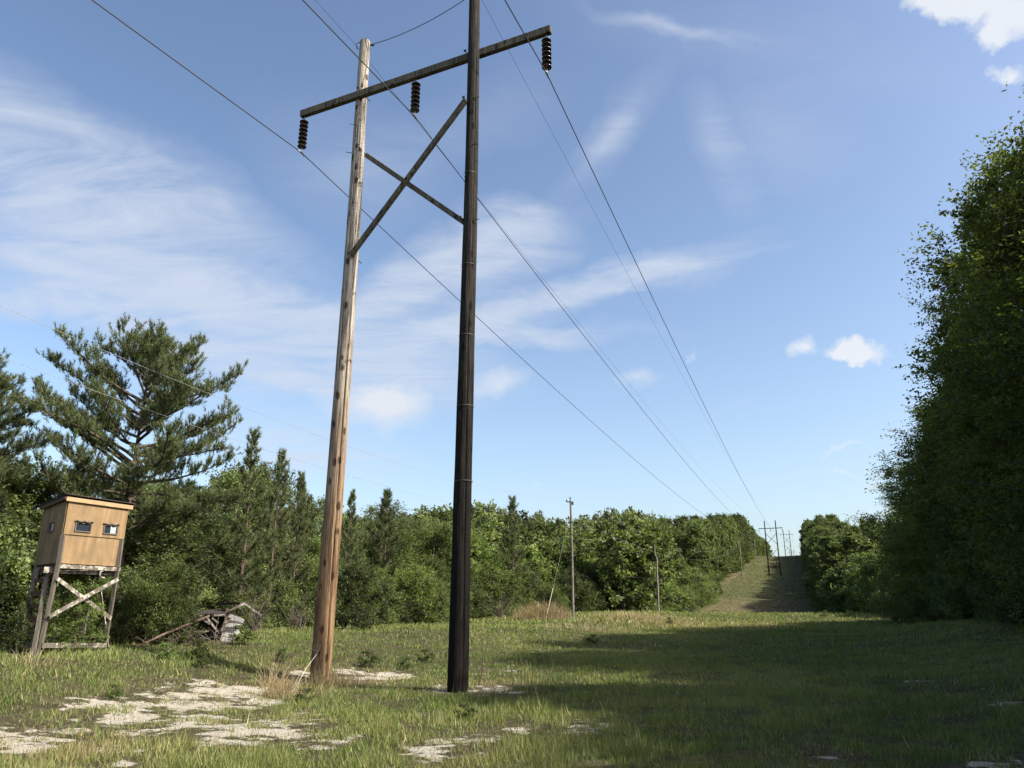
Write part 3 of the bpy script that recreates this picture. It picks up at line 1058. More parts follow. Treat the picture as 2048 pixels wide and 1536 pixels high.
stand(young_p[0], 764, 984, 56, 9, 'dense dark pine between the two big pylon poles', sxy=1.0)
stand(young_p[1], 1026, 996, 76, 9, 'conical pine rising over the wood just right of the dark pole', sxy=1.25)
stand(fmid_p[0], 1248, 1034, 96, 9, 'large round dark oak crown on the skyline right of the thin utility pole', sxy=1.5)
stand(fmid_p[1], 1292, 1046, 100, 9, 'broad dark crown joined to the right of the round oak on the skyline', sxy=1.3)
stand(young_p[2], 120, 930, 37, 9, 'dark pine filling the gap low behind the hunting blind roof', sxy=1.3)
stand(young_p[1], 350, 965, 39, 9, 'dark pine under the right branches of the biggest pine', sxy=1.3)
b1 = gnd(118, 1306)
place(brt_p[0], b1.x + .1, b1.y + .35, 1.65, 6, 'bright yellow green sapling growing between the legs of the hunting blind', None, sxy=.26, rng_=R_)
b1 = gnd(305, 1290)
place(brt_p[1], b1.x, b1.y + .8, 2.0, 6, 'bright green sapling between the hunting blind and the collapsed one', None, sxy=.33, rng_=R_)
for (px_, py_, h_, w_, lab_) in ((165, 1294, 1.2, .34, 'low green bush under the middle of the hunting blind'), (226, 1290, 1.6, .40, 'green bush against the right stilts of the hunting blind'),
                                 (8, 1312, 1.1, .30, 'green bush at the foot of the blind ladder by the left edge'), (255, 1292, 1.6, .6, 'green bush just right of the hunting blind stilts')):
    b1 = gnd(px_, py_)
    place(bush_p[(px_ // 7) % 3], b1.x, b1.y + .9, h_, 2.6, lab_, None, sxy=w_, rng_=R_)
b1 = gnd(690, 1262)
place(bush_p[1], b1.x, b1.y + 1.2, 2.4, 2.6, 'rounded grey green bush just right of the foot of the pale pole', None, sxy=.75, rng_=R_)
for q in fmid_p + fbrt_p + wall_p + mid_p + brt_p + bush_p + far_p + young_p:
    assert q.name in USED


# dead snag in the far left wood
root = empty('dead_tree', (0, 0, 0), 'thin bare white dead trunk at the wood edge right of the thin utility pole', 'dead tree')
pb = at(1318, 1222, 83)
pb.z = gz(pb.x, pb.y)
root.location = pb
P0 = [at(x_, y_, 83) - pb for x_, y_ in ((1317, 1215), (1316, 1180), (1314, 1140), (1314, 1118), (1310, 1108), (1309, 1088))]
mb = MB()
mb.tube([Vector((0, 0, -.2))] + P0, [.10, .095, .09, .08, .075, .06, .03], 8)
mb.build('trunk', M['oldwood'], root)
mb = MB()
mb.tube([P0[3], P0[3] + Vector((.25, 0, .3)), P0[3] + Vector((.35, .1, .55))], [.03, .02, .006], 5)
mb.tube([P0[2], P0[2] + Vector((-.4, 0, .35))], [.04, .01], 5)
mb.build('branch', M['oldwood'], root)


# ------------------------------------------------------------------ big timber pylon
def pole_mesh(a, b, r0, r1, seed, crack=None, rings=150, n=90):
    """round pole from a to b with wandering checks cut in; returns arrays"""
    rng = np.random.default_rng(seed)
    a, b = np.array(a), np.array(b)
    L = np.linalg.norm(b - a)
    d = (b - a) / L
    u = np.cross(d, [0, 1, 0])
    u /= np.linalg.norm(u)
    v = np.cross(d, u)
    t = np.linspace(0, 1, rings)[:, None]
    th = np.linspace(0, 2 * np.pi, n, endpoint=False)[None, :]
    r = r0 + (r1 - r0) * t ** .9
    bow = .03 * np.sin(t * np.pi * 1.3 + seed)
    ns = vnoise(th * 2.2 + 3, t * L * .5, seed) * 2 - 1
    n2 = vnoise(th * 7, t * L * 1.7, seed + 1) * 2 - 1
    rr = r * (1 + .030 * ns + .018 * n2 + .02 * (vnoise(t * L * .8, t * 0, seed + 2) - .5))
    for (thc, z0, z1, dp) in crack or []:
        c = np.exp(-((np.angle(np.exp(1j * (th - thc - .18 * np.sin(t * 5 + seed))))) / .085) ** 2)
        rr = rr * (1 - dp * c * smooth((t * L - z0) / .8) * (1 - smooth((t * L - z1) / .8)))
    P = a + d * (t[..., None] * L) + u * ((rr * np.cos(th))[..., None] + bow[..., None]) + v * (rr * np.sin(th))[..., None]
    V = P.reshape(-1, 3)
    i = np.arange(rings - 1)[:, None] * n
    j = np.arange(n)[None, :]
    Fq = np.stack([i + j, i + (j + 1) % n, i + n + (j + 1) % n, i + n + j], -1).reshape(-1, 4)
    mb = MB()
    mb.add(V, Fq.tolist(), True)
    top = [tuple(p) for p in V[-n:]]
    c = tuple(np.mean(V[-n:], 0) + d * .015)
    mb.add(top + [c], [(k, (k + 1) % n, n) for k in range(n)])
    return mb


def insulator(mb, mh, top, length, n=7, rd=.127):
    """suspension string hanging straight down from top: porcelain discs + fittings"""
    top = Vector(top)
    mh.tube([top + Vector((0, 0, .02)), top - Vector((0, 0, .10))], .014, 6)
    pitch = (length - .24) / n
    for i in range(n):
        z = top.z - .10 - i * pitch
        ring = [(.034, 0), (.046, -.012), (.050, -.045), (rd * .80, -.058), (rd, -.082), (rd * .97, -.096), (rd * .55, -.090), (.03, -.100), (.018, -pitch)]
        k = 18
        V = [(top.x + r * math.cos(2 * math.pi * q / k), top.y + r * math.sin(2 * math.pi * q / k), z + h) for r, h in ring for q in range(k)]
        Fq = [(a * k + q, (a + 1) * k + q, (a + 1) * k + (q + 1) % k, a * k + (q + 1) % k) for a in range(len(ring) - 1) for q in range(k)]
        mb.add(V, Fq, True)
        mb.add(V[:k], [tuple(range(k))])
    zb = top.z - .10 - n * pitch
    e = Vector((top.x, top.y, zb))
    mh.tube([e, e - Vector((0, 0, .12))], .016, 6)
    c = e - Vector((0, 0, .14))
    d = Vector((AX[0], AX[1], .0))
    mh.tube([c - d * .16 - Vector((0, 0, .035)), c - d * .06, c + d * .06, c + d * .16 - Vector((0, 0, .035))], [.014, .032, .032, .014], 8)
    return c


aL, bL = at(640, 1362, 18.9), at(732, 84, 18.9)
aD = at(918, 1392, 16.75)
bD = at(948, -14, 16.75)
aL.z = gz(aL.x, aL.y) - .1
aD.z = gz(aD.x, aD.y) - .1
base = Vector((-2.66, 17.5, gz(-2.66, 17.5)))
pyl = empty('pylon', base, 'nearest two-pole timber pylon, one pole pale and one creosoted black, filling the foreground', 'pylon', 'two-pole timber pylons along the grassy corridor')


def rel(o):
    """part built in world coordinates -> local to the pylon empty"""
    o.data.transform(Matrix.Translation(-base))
    return o


pl_ = rel(pole_mesh(aL, bL, .235, .150, 3, crack=[(2.35, -2, 9.5, .30), (1.3, 7, 15, .16), (1.75, 1, 6, .08), (.8, 3, 12, .10), (2.1, 9.5, 16, .14)]).build('pole', M['pole_pale'], pyl))
pl_['label'] = 'pale weathered pole, orange brown towards its foot, with knots'
pd_ = rel(pole_mesh(aD, bD, .215, .140, 8, crack=[(1.9, -2, 8, .14), (2.6, 3, 14, .12), (1.2, 5, 12, .10), (2.2, 9, 17, .14)]).build('pole', M['pole_dark'], pyl))
pd_['label'] = 'blackened creosoted pole running out of the top of the picture'

A0, A1 = Vector((-6.12, 18.97, 15.74)), Vector((1.0, 16.1, 16.17))
dA = (A1 - A0).normalized()
mb = MB()
mb.beam(A0, A1, .215, .14)
rel(mb.build('crossarm', M['timber'], pyl, bevel=.012))


def arm(t):
    return A0.lerp(A1, t)


INS = []
for t in (.017, .492, .983):
    mi, mh = MB(), MB()
    top = arm(t) - Vector((0, 0, .118))
    INS.append(insulator(mi, mh, top, 1.19))
    oi = rel(mi.build('insulator', M['porcelain'], pyl))
    rel(mh.build('clamp', M['steel'], oi))
# X brace
d1, l1 = at(936, 207, 16.75), at(708, 515, 18.75)
d2, l2 = at(930, 445, 16.85), at(730, 308, 18.9)
nrm = Vector((dA.y, -dA.x, 0))
if nrm.y > 0:
    nrm = -nrm
for a, b, s_ in ((d1, l1, .14), (d2, l2, -.06)):
    mb = MB()
    mb.beam(a + nrm * s_, b + nrm * s_, .13, .10)
    rel(mb.build('brace', M['timber'], pyl, bevel=.01))
# bolts and hooks
mb = MB()
for c in (d1, l1, d2, l2, (d1 + l1) / 2 * .5 + (d2 + l2) / 2 * .5, arm(.272), arm(.70)):
    mb.tube([c + nrm * .30, c - nrm * .36], .013, 6)
    mb.box(c + nrm * .27, dA * .035, nrm * .006, Vector((0, 0, .035)))
rel(mb.build('bolt', M['darkmetal'], pyl))
# tie between pole tops
ta, tb = bL + Vector((.13, 0, -.1)), bD + Vector((-.13, 0, -.12))
mb = MB()
mb.tube([ta.lerp(tb, i / 12) - Vector((0, 0, .34 * 4 * (i / 12) * (1 - i / 12) * .55)) for i in range(13)], .011, 5)
for c, sgn in ((ta, 1), (tb, -1)):
    mb.tube([c + Vector((0, 0, 0)), c + Vector((sgn * .12, 0, -.02))], .028, 6)
mb.tube([bL + Vector((-.12, 0, .02)), bL + Vector((-.28, -.05, -.12)), bL + Vector((-.22, -.05, -.32))], .012, 5)
mb.tube([bL + Vector((.02, -.16, .02)), bL + Vector((.10, -.16, -.16)), bL + Vector((.15, -.1, -.42))], .01, 5)
rel(mb.build('tie_wire', M['darkmetal'], pyl))
# pole steps, staples and bands
mb = MB()
for (px, py, D, sx) in ((704, 306, 18.9, -1), (946, 196, 16.6, 1), (946, 440, 16.6, 1), (712, 250, 18.7, -1)):
    c = at(px, py, D)
    mb.tube([c, c + Vector((.16 * sx, -.03, .01))], .010, 5)
rel(mb.build('step', M['darkmetal'], pyl))


def ring_on(a, b, r0, r1, z, proud=.004, hh=.02):
    t = (z - a.z) / (b.z - a.z)
    c = a.lerp(b, t)
    r = r0 + (r1 - r0) * t ** .9 + proud
    m_ = MB()
    m_.tube([c - Vector((0, 0, hh)), c + Vector((0, 0, hh))], [r, r], 28, cap=False)
    return m_


for z_ in (4.6, 6.3, 8.0, 9.8, 12.3):
    rel(ring_on(aD, bD, .221, .145, z_, .004, .008).build('band', M['darkmetal'], pyl))

# the pylons up the hill: one kind, three copies
T1 = Vector((*xy(242.3, 0), 0))


def hill_pylon(label):
    r = empty('pylon', (0, 0, 0), label, 'pylon', 'two-pole timber pylons along the grassy corridor')
    parts = []
    for sx in (-1, 1):
        parts.append(pole_mesh((sx * 1.75, 0, -.3), (sx * 1.62, 0, 18.2), .22, .15, 30 + sx, rings=16, n=12).build('pole', M['pole_dark'], r))
    mb = MB()
    mb.beam((-3.65, -.2, 15.6), (3.65, -.2, 15.6), .24, .15)
    parts.append(mb.build('crossarm', M['timber'], r))
    for x_ in (-3.5, 0, 3.5):
        mi, mh = MB(), MB()
        insulator(mi, mh, (x_, -.2, 15.48), 1.19)
        o = mi.build('insulator', M['porcelain'], r)
        parts.append(o)
    for z0, z1 in ((10.2, 13.9), (5.2, 8.9)):
        for (x0, x1, yy) in ((-1.6, 1.6, -.2), (1.6, -1.6, .2)):
            mb = MB()
            mb.beam((x0, yy, z0), (x1, yy, z1), .14, .10)
            parts.append(mb.build('brace', M['timber'], r))
    PARTS[r.name] = parts
    return r


hp = hill_pylon('first timber pylon up the hill with two crossed braces, standing on the grassy slope')
yaw = -math.atan2(AX[0], AX[1])
hp.location = (*xy(242.3, 0), gz(*xy(242.3, 0)))
hp.rotation_euler = (0, 0, yaw)
hp.scale = (1, 1, .93)
S2 = [(470, 'second timber pylon up the hill, rising behind the crest'),
      (720, 'faintest and smallest timber pylon, low over the crest right of the second')]
PP = [hp.location.copy()]
for s_, lab in S2:
    x, y = xy(s_, 1.0 if s_ < 600 else 0)
    z = gz(x, y)
    dup(hp, (x, y, z), yaw, (1, 1, .93), lab, 'two-pole timber pylons along the grassy corridor')
    PP.append(Vector((x, y, z)))


# ------------------------------------------------------------------ wires
def span(a, b, sag, n=40):
    return [a.lerp(b, i / n) - Vector((0, 0, 4 * sag * (i / n) * (1 - i / n))) for i in range(n + 1)]


RV = Vector((AX[1], -AX[0], 0))
FV = Vector((AX[0], AX[1], 0))
NAMES = ('left', 'middle', 'right')


def long_wire(first, offs, zoff, sags, r, label, group, back=.13):
    bk = first - FV * 180 + Vector((0, 0, -.13 * 180 + 4 * 5.5 - 4 * 5.5))
    bk.z = first.z - back * 180 + 4 * 4.2 * .5
    pts = list(reversed(span(first, bk, (4 * 4.2 * .5) / 4, 30)))
    pts = [p for p in pts[:-1]]
    a = first
    for i, c in enumerate(PP):
        b = c + RV * offs + Vector((0, 0, zoff)) + FV * (-.2)
        pts += span(a, b, sags[i], 60 if i == 0 else 24)[:-1]
        a = b
    pts.append(a)
    mb = MB()
    mb.tube(pts, r, 6)
    o = mb.build('power_line', M['wire'])
    tag(o, label, 'power line', group)


G = 'conductors strung along the pylons'
for i, offs in enumerate((-3.5, 0, 3.5)):
    long_wire(INS[i] - Vector((0, 0, .0)), offs, 13.2, (4.3, 5, 5), .0145,
              'thick conductor hanging from the %s insulator string of the near pylon' % ('leftmost', 'middle', 'rightmost')[i], G)
long_wire(bL + Vector((-.24, -.05, -.2)), -1.6, 16.8, (3.2, 3, 3), .0055, 'thin overhead wire from the top of the pale pole, close beside the middle conductor', 'thin shield wires along the pylon tops', back=.10)
long_wire(bD + Vector((.16, 0, -.1)), 1.6, 16.8, (3.2, 3, 3), .0055, 'thin overhead wire from the top of the dark pole, left of the rightmost conductor', 'thin shield wires along the pylon tops', back=.10)


# ------------------------------------------------------------------ thin distribution line
def small_pole(x, y, H, label, guy=None, r0=.12):
    z = gz(x, y)
    r = empty('utility_pole', (x, y, z), label, 'utility pole', 'thin single poles of the small power line')
    parts = [pole_mesh((0, 0, -.2), (-.05, 0, H), r0, r0 * .72, 77, rings=24, n=14).build('pole', M['pole_grey'], r)]
    mb = MB()
    mb.tube([(-.05, 0, H - .02), (-.05, 0, H + .12)], .02, 6)
    mb.tube([(-.05, 0, H + .10), (-.05, 0, H + .17), (-.05, 0, H + .21), (-.05, 0, H + .30)], [.06, .075, .04, .05], 10)
    mb.box((-.22, 0, H - .10), (.17, 0, 0), (0, .04, 0), (0, 0, .04))
    mb.tube([(-.36, 0, H - .08), (-.36, 0, H + .08)], [.06, .045], 10)
    mb.box((.12, 0, H - .22), (.09, 0, 0), (0, .07, 0), (0, 0, .13))
    parts.append(mb.build('insulator', M['darkmetal'], r))
    mb = MB()
    mb.tube([(-.16, 0, H - 1.35), (-.28, 0, H - 1.3)], [.04, .05], 8)
    parts.append(mb.build('spool', M['darkmetal'], r))
    if guy is not None:
        g0 = Vector((-.05, 0, H - 1.0))
        g1 = Vector(guy) - Vector((x, y, z))
        mb = MB()
        mb.tube([g0, g1], .007, 5)
        gw = mb.build('guy_wire', M['steel'], r)
        mb = MB()
        mb.tube([g1.lerp(g0, .0), g1.lerp(g0, .28)], .024, 6)
        mb.build('guard', M['white_guard'], gw)
    PARTS[r.name] = parts
    return r, Vector((x, y, z))


u1 = gnd(1147, 1229)
u1 = at(1147, 1229, 64.0)
u1.z = gz(u1.x, u1.y)
topz = at(1145, 994, 64.0).z
HP = topz - u1.z - .3
gy = at(1091, 1218, 61.0)
gy.z = gz(gy.x, gy.y)
_, U1 = small_pole(u1.x, u1.y, HP, 'weathered grey single pole with a pale guy wire guard, nearest of the thin poles', guy=gy)
UP = [U1]
for px, py, D, lab in ((1484.5, 1150, 242, 'thin dark pole on the lower left of the grassy slope'), (1512, 1120, 318, 'thin dark pole near the crest, against the left wood')):
    c = at(px, py, D)
    r, c = small_pole(c.x, c.y, 11.5 if D < 300 else 7.5, lab, r0=.16)
    r.children[0].data.materials[0] = M['pole_dark'] if r.children[0].data.materials else None
    UP.append(c)
# a pole to the left, outside the picture, carries the two wires that cross the sky above the big pine
w1a, w1b = at(-260, 560, 17.0), at(0, 617, 19.5)
for (p_l, top_off, sg, lab) in (((at(0, 612, 19.8)), HP + .28, 1.15, 'upper thin wire of the small power line, crossing in front of the biggest pine'),
                                ((at(0, 713, 19.8)), HP - 1.32, 1.0, 'lower thin wire of the small power line, crossing the biggest pine')):
    e = UP[0] + Vector((-.05 if sg > 1.1 else -.25, 0, top_off))
    a = p_l + (p_l - e).normalized() * 30 + Vector((0, 0, 2.0))
    pts = [a, p_l.lerp(a, .5) - Vector((0, 0, .35))] + span(p_l, e, sg, 40)
    f = UP[1] + Vector((0, 0, 11.5 - (0 if sg > 1.1 else 1.4)))
    g = UP[2] + Vector((0, 0, 7.5 - (0 if sg > 1.1 else 1.4)))
    pts += span(e, f, 4.0, 30)[1:] + span(f, g, 1.0, 10)[1:]
    mb = MB()
    mb.tube(pts, .0050, 5)
    tag(mb.build('power_line', M['paleWire']), lab, 'power line', 'thin wires of the small power line')

# ------------------------------------------------------------------ hunting blind on stilts
th_ = math.radians(31.5 + 21)
bx_ = Vector((math.cos(th_), math.sin(th_), 0))            # along the front wall
by_ = Vector((-math.sin(th_), math.cos(th_), 0))           # into the blind
cfl = at(115, 1128, 20.3)                                   # front left corner of the floor
WX, WY, HB = 1.38, 1.18, 1.44
zf = cfl.z
blind_base = cfl + bx_ * WX / 2 + by_ * WY / 2
blind_base.z = gz(blind_base.x, blind_base.y)
bl = empty('hunting_blind', blind_base, 'leaning plywood hunting blind on tall stilts with a ladder', 'hunting blind')


def bp(x, y, z):
    """point of the blind: x along the front (0..WX), y into it (0..WY), z above its floor"""
    p = cfl + bx_ * x + by_ * y
    p.z = zf + z
    return p - blind_base


def panel(mb, p0, ux, uz, w, h, holes, t, nrm_):
    """wall panel with rectangular openings; p0 lower corner, boxes between the openings"""
    xs = sorted({0, w} | {v for hh in holes for v in (hh[0], hh[2])})
    zs = sorted({0, h} | {v for hh in holes for v in (hh[1], hh[3])})
    for i in range(len(xs) - 1):
        for j in range(len(zs) - 1):
            cx, cz = (xs[i] + xs[i + 1]) / 2, (zs[j] + zs[j + 1]) / 2
            if any(hh[0] < cx < hh[2] and hh[1] < cz < hh[3] for hh in holes):
                continue
            mb.box(p0 + ux * cx + uz * cz + nrm_ * t / 2, ux * (xs[i + 1] - xs[i]) / 2, nrm_ * t / 2, uz * (zs[j + 1] - zs[j]) / 2)


UZ = Vector((0, 0, 1))
wins_f = [(.24, .76, .56, .93), (.88, .76, 1.17, .93)]
mb = MB()
# upper sheet overhangs the lower one a little
panel(mb, bp(0, -.022, .66), bx_, UZ, WX, HB - .66, [(a, b - .66, c, d - .66) for a, b, c, d in wins_f], .018, -by_)
fo = mb.build('front_wall', M['ply'], bl)
mb = MB()
panel(mb, bp(.05, .0, .02), bx_, UZ, WX - .15, .74, [], .018, -by_)
mb.build('lower_front_panel', M['ply'], bl)
mb = MB()
wl = [(.43, .76, .73, .94)]
panel(mb, bp(-.0, WY, .02), -by_, UZ, WY, HB - .06, wl, .018, -bx_)
mb.build('left_wall', M['ply'], bl)
mb = MB()
panel(mb, bp(WX - .03, 0, .02), by_, UZ, WY, HB - .10, [(.4, .76, .8, .93)], .018, bx_)
mb.build('right_wall', M['ply'], bl)
mb = MB()
panel(mb, bp(0, WY - .03, .02), bx_, UZ, WX, HB - .2, [(.5, .76, .85, .93)], .018, by_)
mb.build('back_wall', M['ply'], bl)


def window(p, ux, nrm_, w, h, curtain=False):
    mb = MB()
    f = .022
    mb.box(p + ux * w / 2 - UZ * f / 2 + nrm_ * .012, ux * (w / 2 + f), nrm_ * .012, UZ * f / 2)
    mb.box(p + ux * (w + f / 2) + UZ * h / 2 + nrm_ * .012, ux * f / 2, nrm_ * .012, UZ * h / 2)
    mb.box(p - ux * f / 2 + UZ * h / 2 + nrm_ * .012, ux * f / 2, nrm_ * .012, UZ * h / 2)
    o = mb.build('window', M['stud_grey'], bl)
    mb = MB()
    mb.box(p + ux * w / 2 + UZ * h / 2 - nrm_ * .02, ux * (w / 2 - .001), nrm_ * .003, UZ * (h / 2 - .001))
    mb.build('pane', M['glass'], o)
    if curtain:
        mb = MB()
        mb.box(p + ux * w * .74 + UZ * h * .5 - nrm_ * .010, ux * w * .22, nrm_ * .002, UZ * (h * .45))
        mb.build('curtain', M['pale_pane'], o)
    return o


for (a, b, c, d), cu in zip(wins_f, (False, True)):
    p = bp(a, -.040, b)
    o = window(p, bx_, -by_, c - a, d - b, cu)
    # crumpled film roll hung over each window
    mb = MB()
    m_ = 9
    ps = [bp(a - .04 + (c - a + .08) * i / m_, -.062 - .012 * math.sin(i * 2.3), d + .045 + .012 * math.sin(i * 1.7)) for i in range(m_ + 1)]
    mb.tube(ps, [.020 + .007 * math.sin(i * 3.1) for i in range(m_ + 1)], 7)
    mb.build('rolled_film', M['stud_grey'], o)
window(bp(-.018, WY - .43, .76), -by_, -bx_, .30, .18)

# roof, slightly pitched to the back and right
def rz_(x, y):
    return HB + .06 - .13 * y / WY - .03 * x / WX


mb = MB()
ov = .11
cs = [(-ov, -.085), (WX + ov, -.085), (WX + ov, WY + ov), (-ov, WY + ov)]
Vt = [bp(x, y, rz_(x, y) + .05) for x, y in cs] + [bp(x, y, rz_(x, y) + .034) for x, y in cs]
mb.add(Vt, [(0, 1, 2, 3), (7, 6, 5, 4), (0, 4, 5, 1), (1, 5, 6, 2), (2, 6, 7, 3), (3, 7, 4, 0)])
rf = mb.build('roof', M['roofmetal'], bl)
mb = MB()
for x0, y0, x1, y1 in ((-ov + .03, WY + .03, -ov + .03, -.02), (WX + ov - .03, WY, WX + ov - .03, -.02)):
    mb.beam(bp(x0, y0, rz_(x0, y0) - .03), bp(x1, y1, rz_(x1, y1) - .03), .09, .035)
mb.build('rafter', M['stud'], rf)
mb = MB()
mb.beam(bp(-.08, -.075, rz_(0, 0) - .055), bp(WX + .08, -.075, rz_(WX, 0) - .055), .095, .03)
mb.build('fascia', M['fascia'], rf)

# floor framing
mb = MB()
mb.beam(bp(-.03, -.035, -.045), bp(WX + .01, -.035, -.045), .085, .04)
mb.build('white_rail', M['flaky'], bl)
mb = MB()
mb.beam(bp(-.20, .16, -.13), bp(WX + .04, .06, -.12), .13, .035)
mb.build('white_joist', M['flaky'], bl)
mb = MB()
mb.box(bp(WX / 2, WY / 2, -.01), bx_ * (WX / 2 - .01), by_ * (WY / 2 - .012), UZ * .012)
for y_ in (.25, .65, 1.05):
    mb.beam(bp(.02, y_, -.1), bp(WX - .02, y_, -.1), .13, .04)
for x_ in (.0, WX):
    mb.beam(bp(x_, -.0, -.105), bp(x_, WY, -.105), .15, .04)
mb.build('floor_frame', M['stud'], bl)
mb = MB()
mb.beam(bp(.0, 1.05, -.21), bp(1.1, 1.05, -.21), .05, .04)
mb.build('white_batten', M['flaky'], bl)
mb = MB()
mb.tube([bp(.98, -.07, -.10), bp(.93, -.08, -.13), bp(.92, -.08, -.20), bp(.97, -.08, -.25), bp(1.04, -.08, -.255)], .016, 7)
mb.build('hook', M['flaky'], bl)

# stilts: they lean left towards the ground
g_fl, g_fr = gnd(78, 1306), gnd(207, 1292)
g_rl, g_rr = gnd(38, 1322), gnd(150, 1285)
fl = math.hypot(g_fl.x, g_fl.y)


def foot(px, py, D):
    p = at(px, py, D)
    p.z = gz(p.x, p.y) - .05
    return p - blind_base


fFL, fFR, fRL, fRR = foot(78, 1303, 20.2), foot(209, 1292, 21.3), foot(38, 1318, 20.8), foot(163, 1285, 22.2)
for f_, (cx, cy), up_ in ((fFL, (.0, -.01), .66), (fFR, (WX - .05, -.01), .66), (fRL, (.02, WY - .05), 0), (fRR, (WX - .05, WY - .05), 0)):
    top = bp(cx, cy - .04 if cy < 0 else cy, -.0)
    mb = MB()
    mb.beam(f_, top, .075, .07, up=(1, 0, 0))
    if up_:
        mb.beam(top, bp(cx - .0, cy - .04 + .02, up_ - .01), .085, .06, up=(1, 0, 0))
    mb.build('leg', M['stud_grey'], bl)


def on(a, b, t):
    return a.lerp(b, t)


tFL, tFR, tRL, tRR = bp(0, -.05, 0), bp(WX - .05, -.05, 0), bp(.02, WY - .05, 0), bp(WX - .05, WY - .05, 0)
off = -by_ * .075
for a, b in ((on(fFL, tFL, .84) + off, on(fFR, tFR, .40) + off), (on(fFL, tFL, .43) + off * 1.5, on(fFR, tFR, .86) + off * 1.5),
             (on(fRL, tRL, .46) + by_ * .06, on(fRR, tRR, .84) + by_ * .06), (on(fRR, tRR, .96) + bx_ * .1, on(fFR, tFR, .06) + bx_ * .08)):
    mb = MB()
    mb.beam(a, b, .085, .022, up=(0, 0, 1))
    mb.build('cross_brace', M['flaky'], bl)
for a, b in ((on(fFL, tFL, .13) + off, on(fFR, tFR, .09) + off), (on(fRL, tRL, .15) - by_ * .08, on(fFL, tFL, .15) + off * .4)):
    mb = MB()
    mb.beam(a, b, .10, .022)
    mb.build('bottom_rail', M['flaky'], bl)
# ladder up the left side
lt0, lt1 = bp(-.05, .30, -.05), bp(-.05, .85, -.05)
lb0, lb1 = foot(64, 1320, 20.1), foot(30, 1316, 20.6)
lad = MB()
lad.beam(lb0, lt0, .09, .04, up=(1, 0, 0))
lad.beam(lb1, lt1, .09, .04, up=(1, 0, 0))
lo = lad.build('ladder', M['stud_grey'], bl)
for i in range(6):
    t = .12 + i * .145
    mb = MB()
    mb.beam(lb0.lerp(lt0, t), lb1.lerp(lt1, t), .085, .035)
    mb.build('rung', M['stud'], lo)

# ------------------------------------------------------------------ collapsed blind in the brush
cb_ = gnd(430, 1284)
cw = empty('collapsed_blind', cb_, 'collapsed hunting blind lying in the brush with a pale upright panel and broken frame', 'hunting blind')
DC = math.hypot(cb_.x, cb_.y)


def cq(px, py, dd=0.0):
    return at(px, py, DC + .15 + dd) - cb_


def slab(pts, t, name, mat):
    """irregular board: outline pts, thickness t"""
    n_ = (pts[1] - pts[0]).cross(pts[2] - pts[0]).normalized() * t
    V = [p for p in pts] + [p + n_ for p in pts]
    k_ = len(pts)
    mb = MB()
    mb.add(V, [tuple(range(k_)), tuple(reversed(range(k_, 2 * k_)))] + [(i, (i + 1) % k_, k_ + (i + 1) % k_, k_ + i) for i in range(k_)])
    return mb.build(name, mat, cw)


slab([cq(440, 1283, .1), cq(463, 1284, .0), cq(476, 1275, -.05), cq(486, 1244, .1), cq(456, 1231, .3), cq(452, 1250, .3)], .03, 'pale_panel', M['flaky_panel'])
mb = MB()
mb.beam(cq(455, 1229, -.02), cq(487, 1243, -.14), .10, .07)
mb.build('top_rail', M['flaky_panel'], cw)
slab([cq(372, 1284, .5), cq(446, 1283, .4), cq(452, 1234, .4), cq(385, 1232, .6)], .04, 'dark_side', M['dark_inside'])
slab([cq(396, 1230, .1), cq(456, 1229, -.1), cq(470, 1221, .5), cq(410, 1222, .8)], .03, 'roof', M['roofmetal'])
mb = MB()
mb.beam(cq(440, 1208, .8), cq(489, 1206, -.1), .05, .30)
mb.build('roof_edge', M['roofmetal'], cw)
mb = MB()
mb.beam(cq(428, 1231, -.1), cq(452, 1229, -.12), .05, .05)
mb.build('ridge_board', M['flaky'], cw)
for a, b, w_ in (((460, 1221), (489, 1207), .06), ((489, 1207), (524, 1232), .05), ((414, 1235), (436, 1264), .05), ((386, 1225), (402, 1233), .06), ((402, 1236), (420, 1248), .05), ((424, 1236), (437, 1246), .04),
                 ((442, 1262), (452, 1240), .05), ((388, 1264), (418, 1262), .04)):
    mb = MB()
    mb.beam(cq(*a, -.15), cq(*b, -.2), w_, .04)
    mb.build('frame_stick', M['flaky'], cw)
mb = MB()
mb.beam(cq(455, 1216, -.05), cq(447, 1262, -.05), .06, .05)
mb.beam(cq(459, 1219, -.05), cq(452, 1240, -.05), .05, .05)
mb.build('dark_post', M['stud'], cw)
# long rail leaning out of it
ra, rb = gnd(266, 1296), at(418, 1232, DC - .1)
rr_ = MB()
rr_.tube([Vector((0, 0, -.02)), (rb - ra) * .35 + Vector((0, 0, .02)), (rb - ra) * .7 + Vector((0, 0, .01)), rb - ra], .035, 8)
ro = rr_.build('fallen_rail', M['rusty_pipe'])
ro.location = ra
tag(ro, 'long brown rail slanting from the grass up onto the collapsed blind', 'rail')


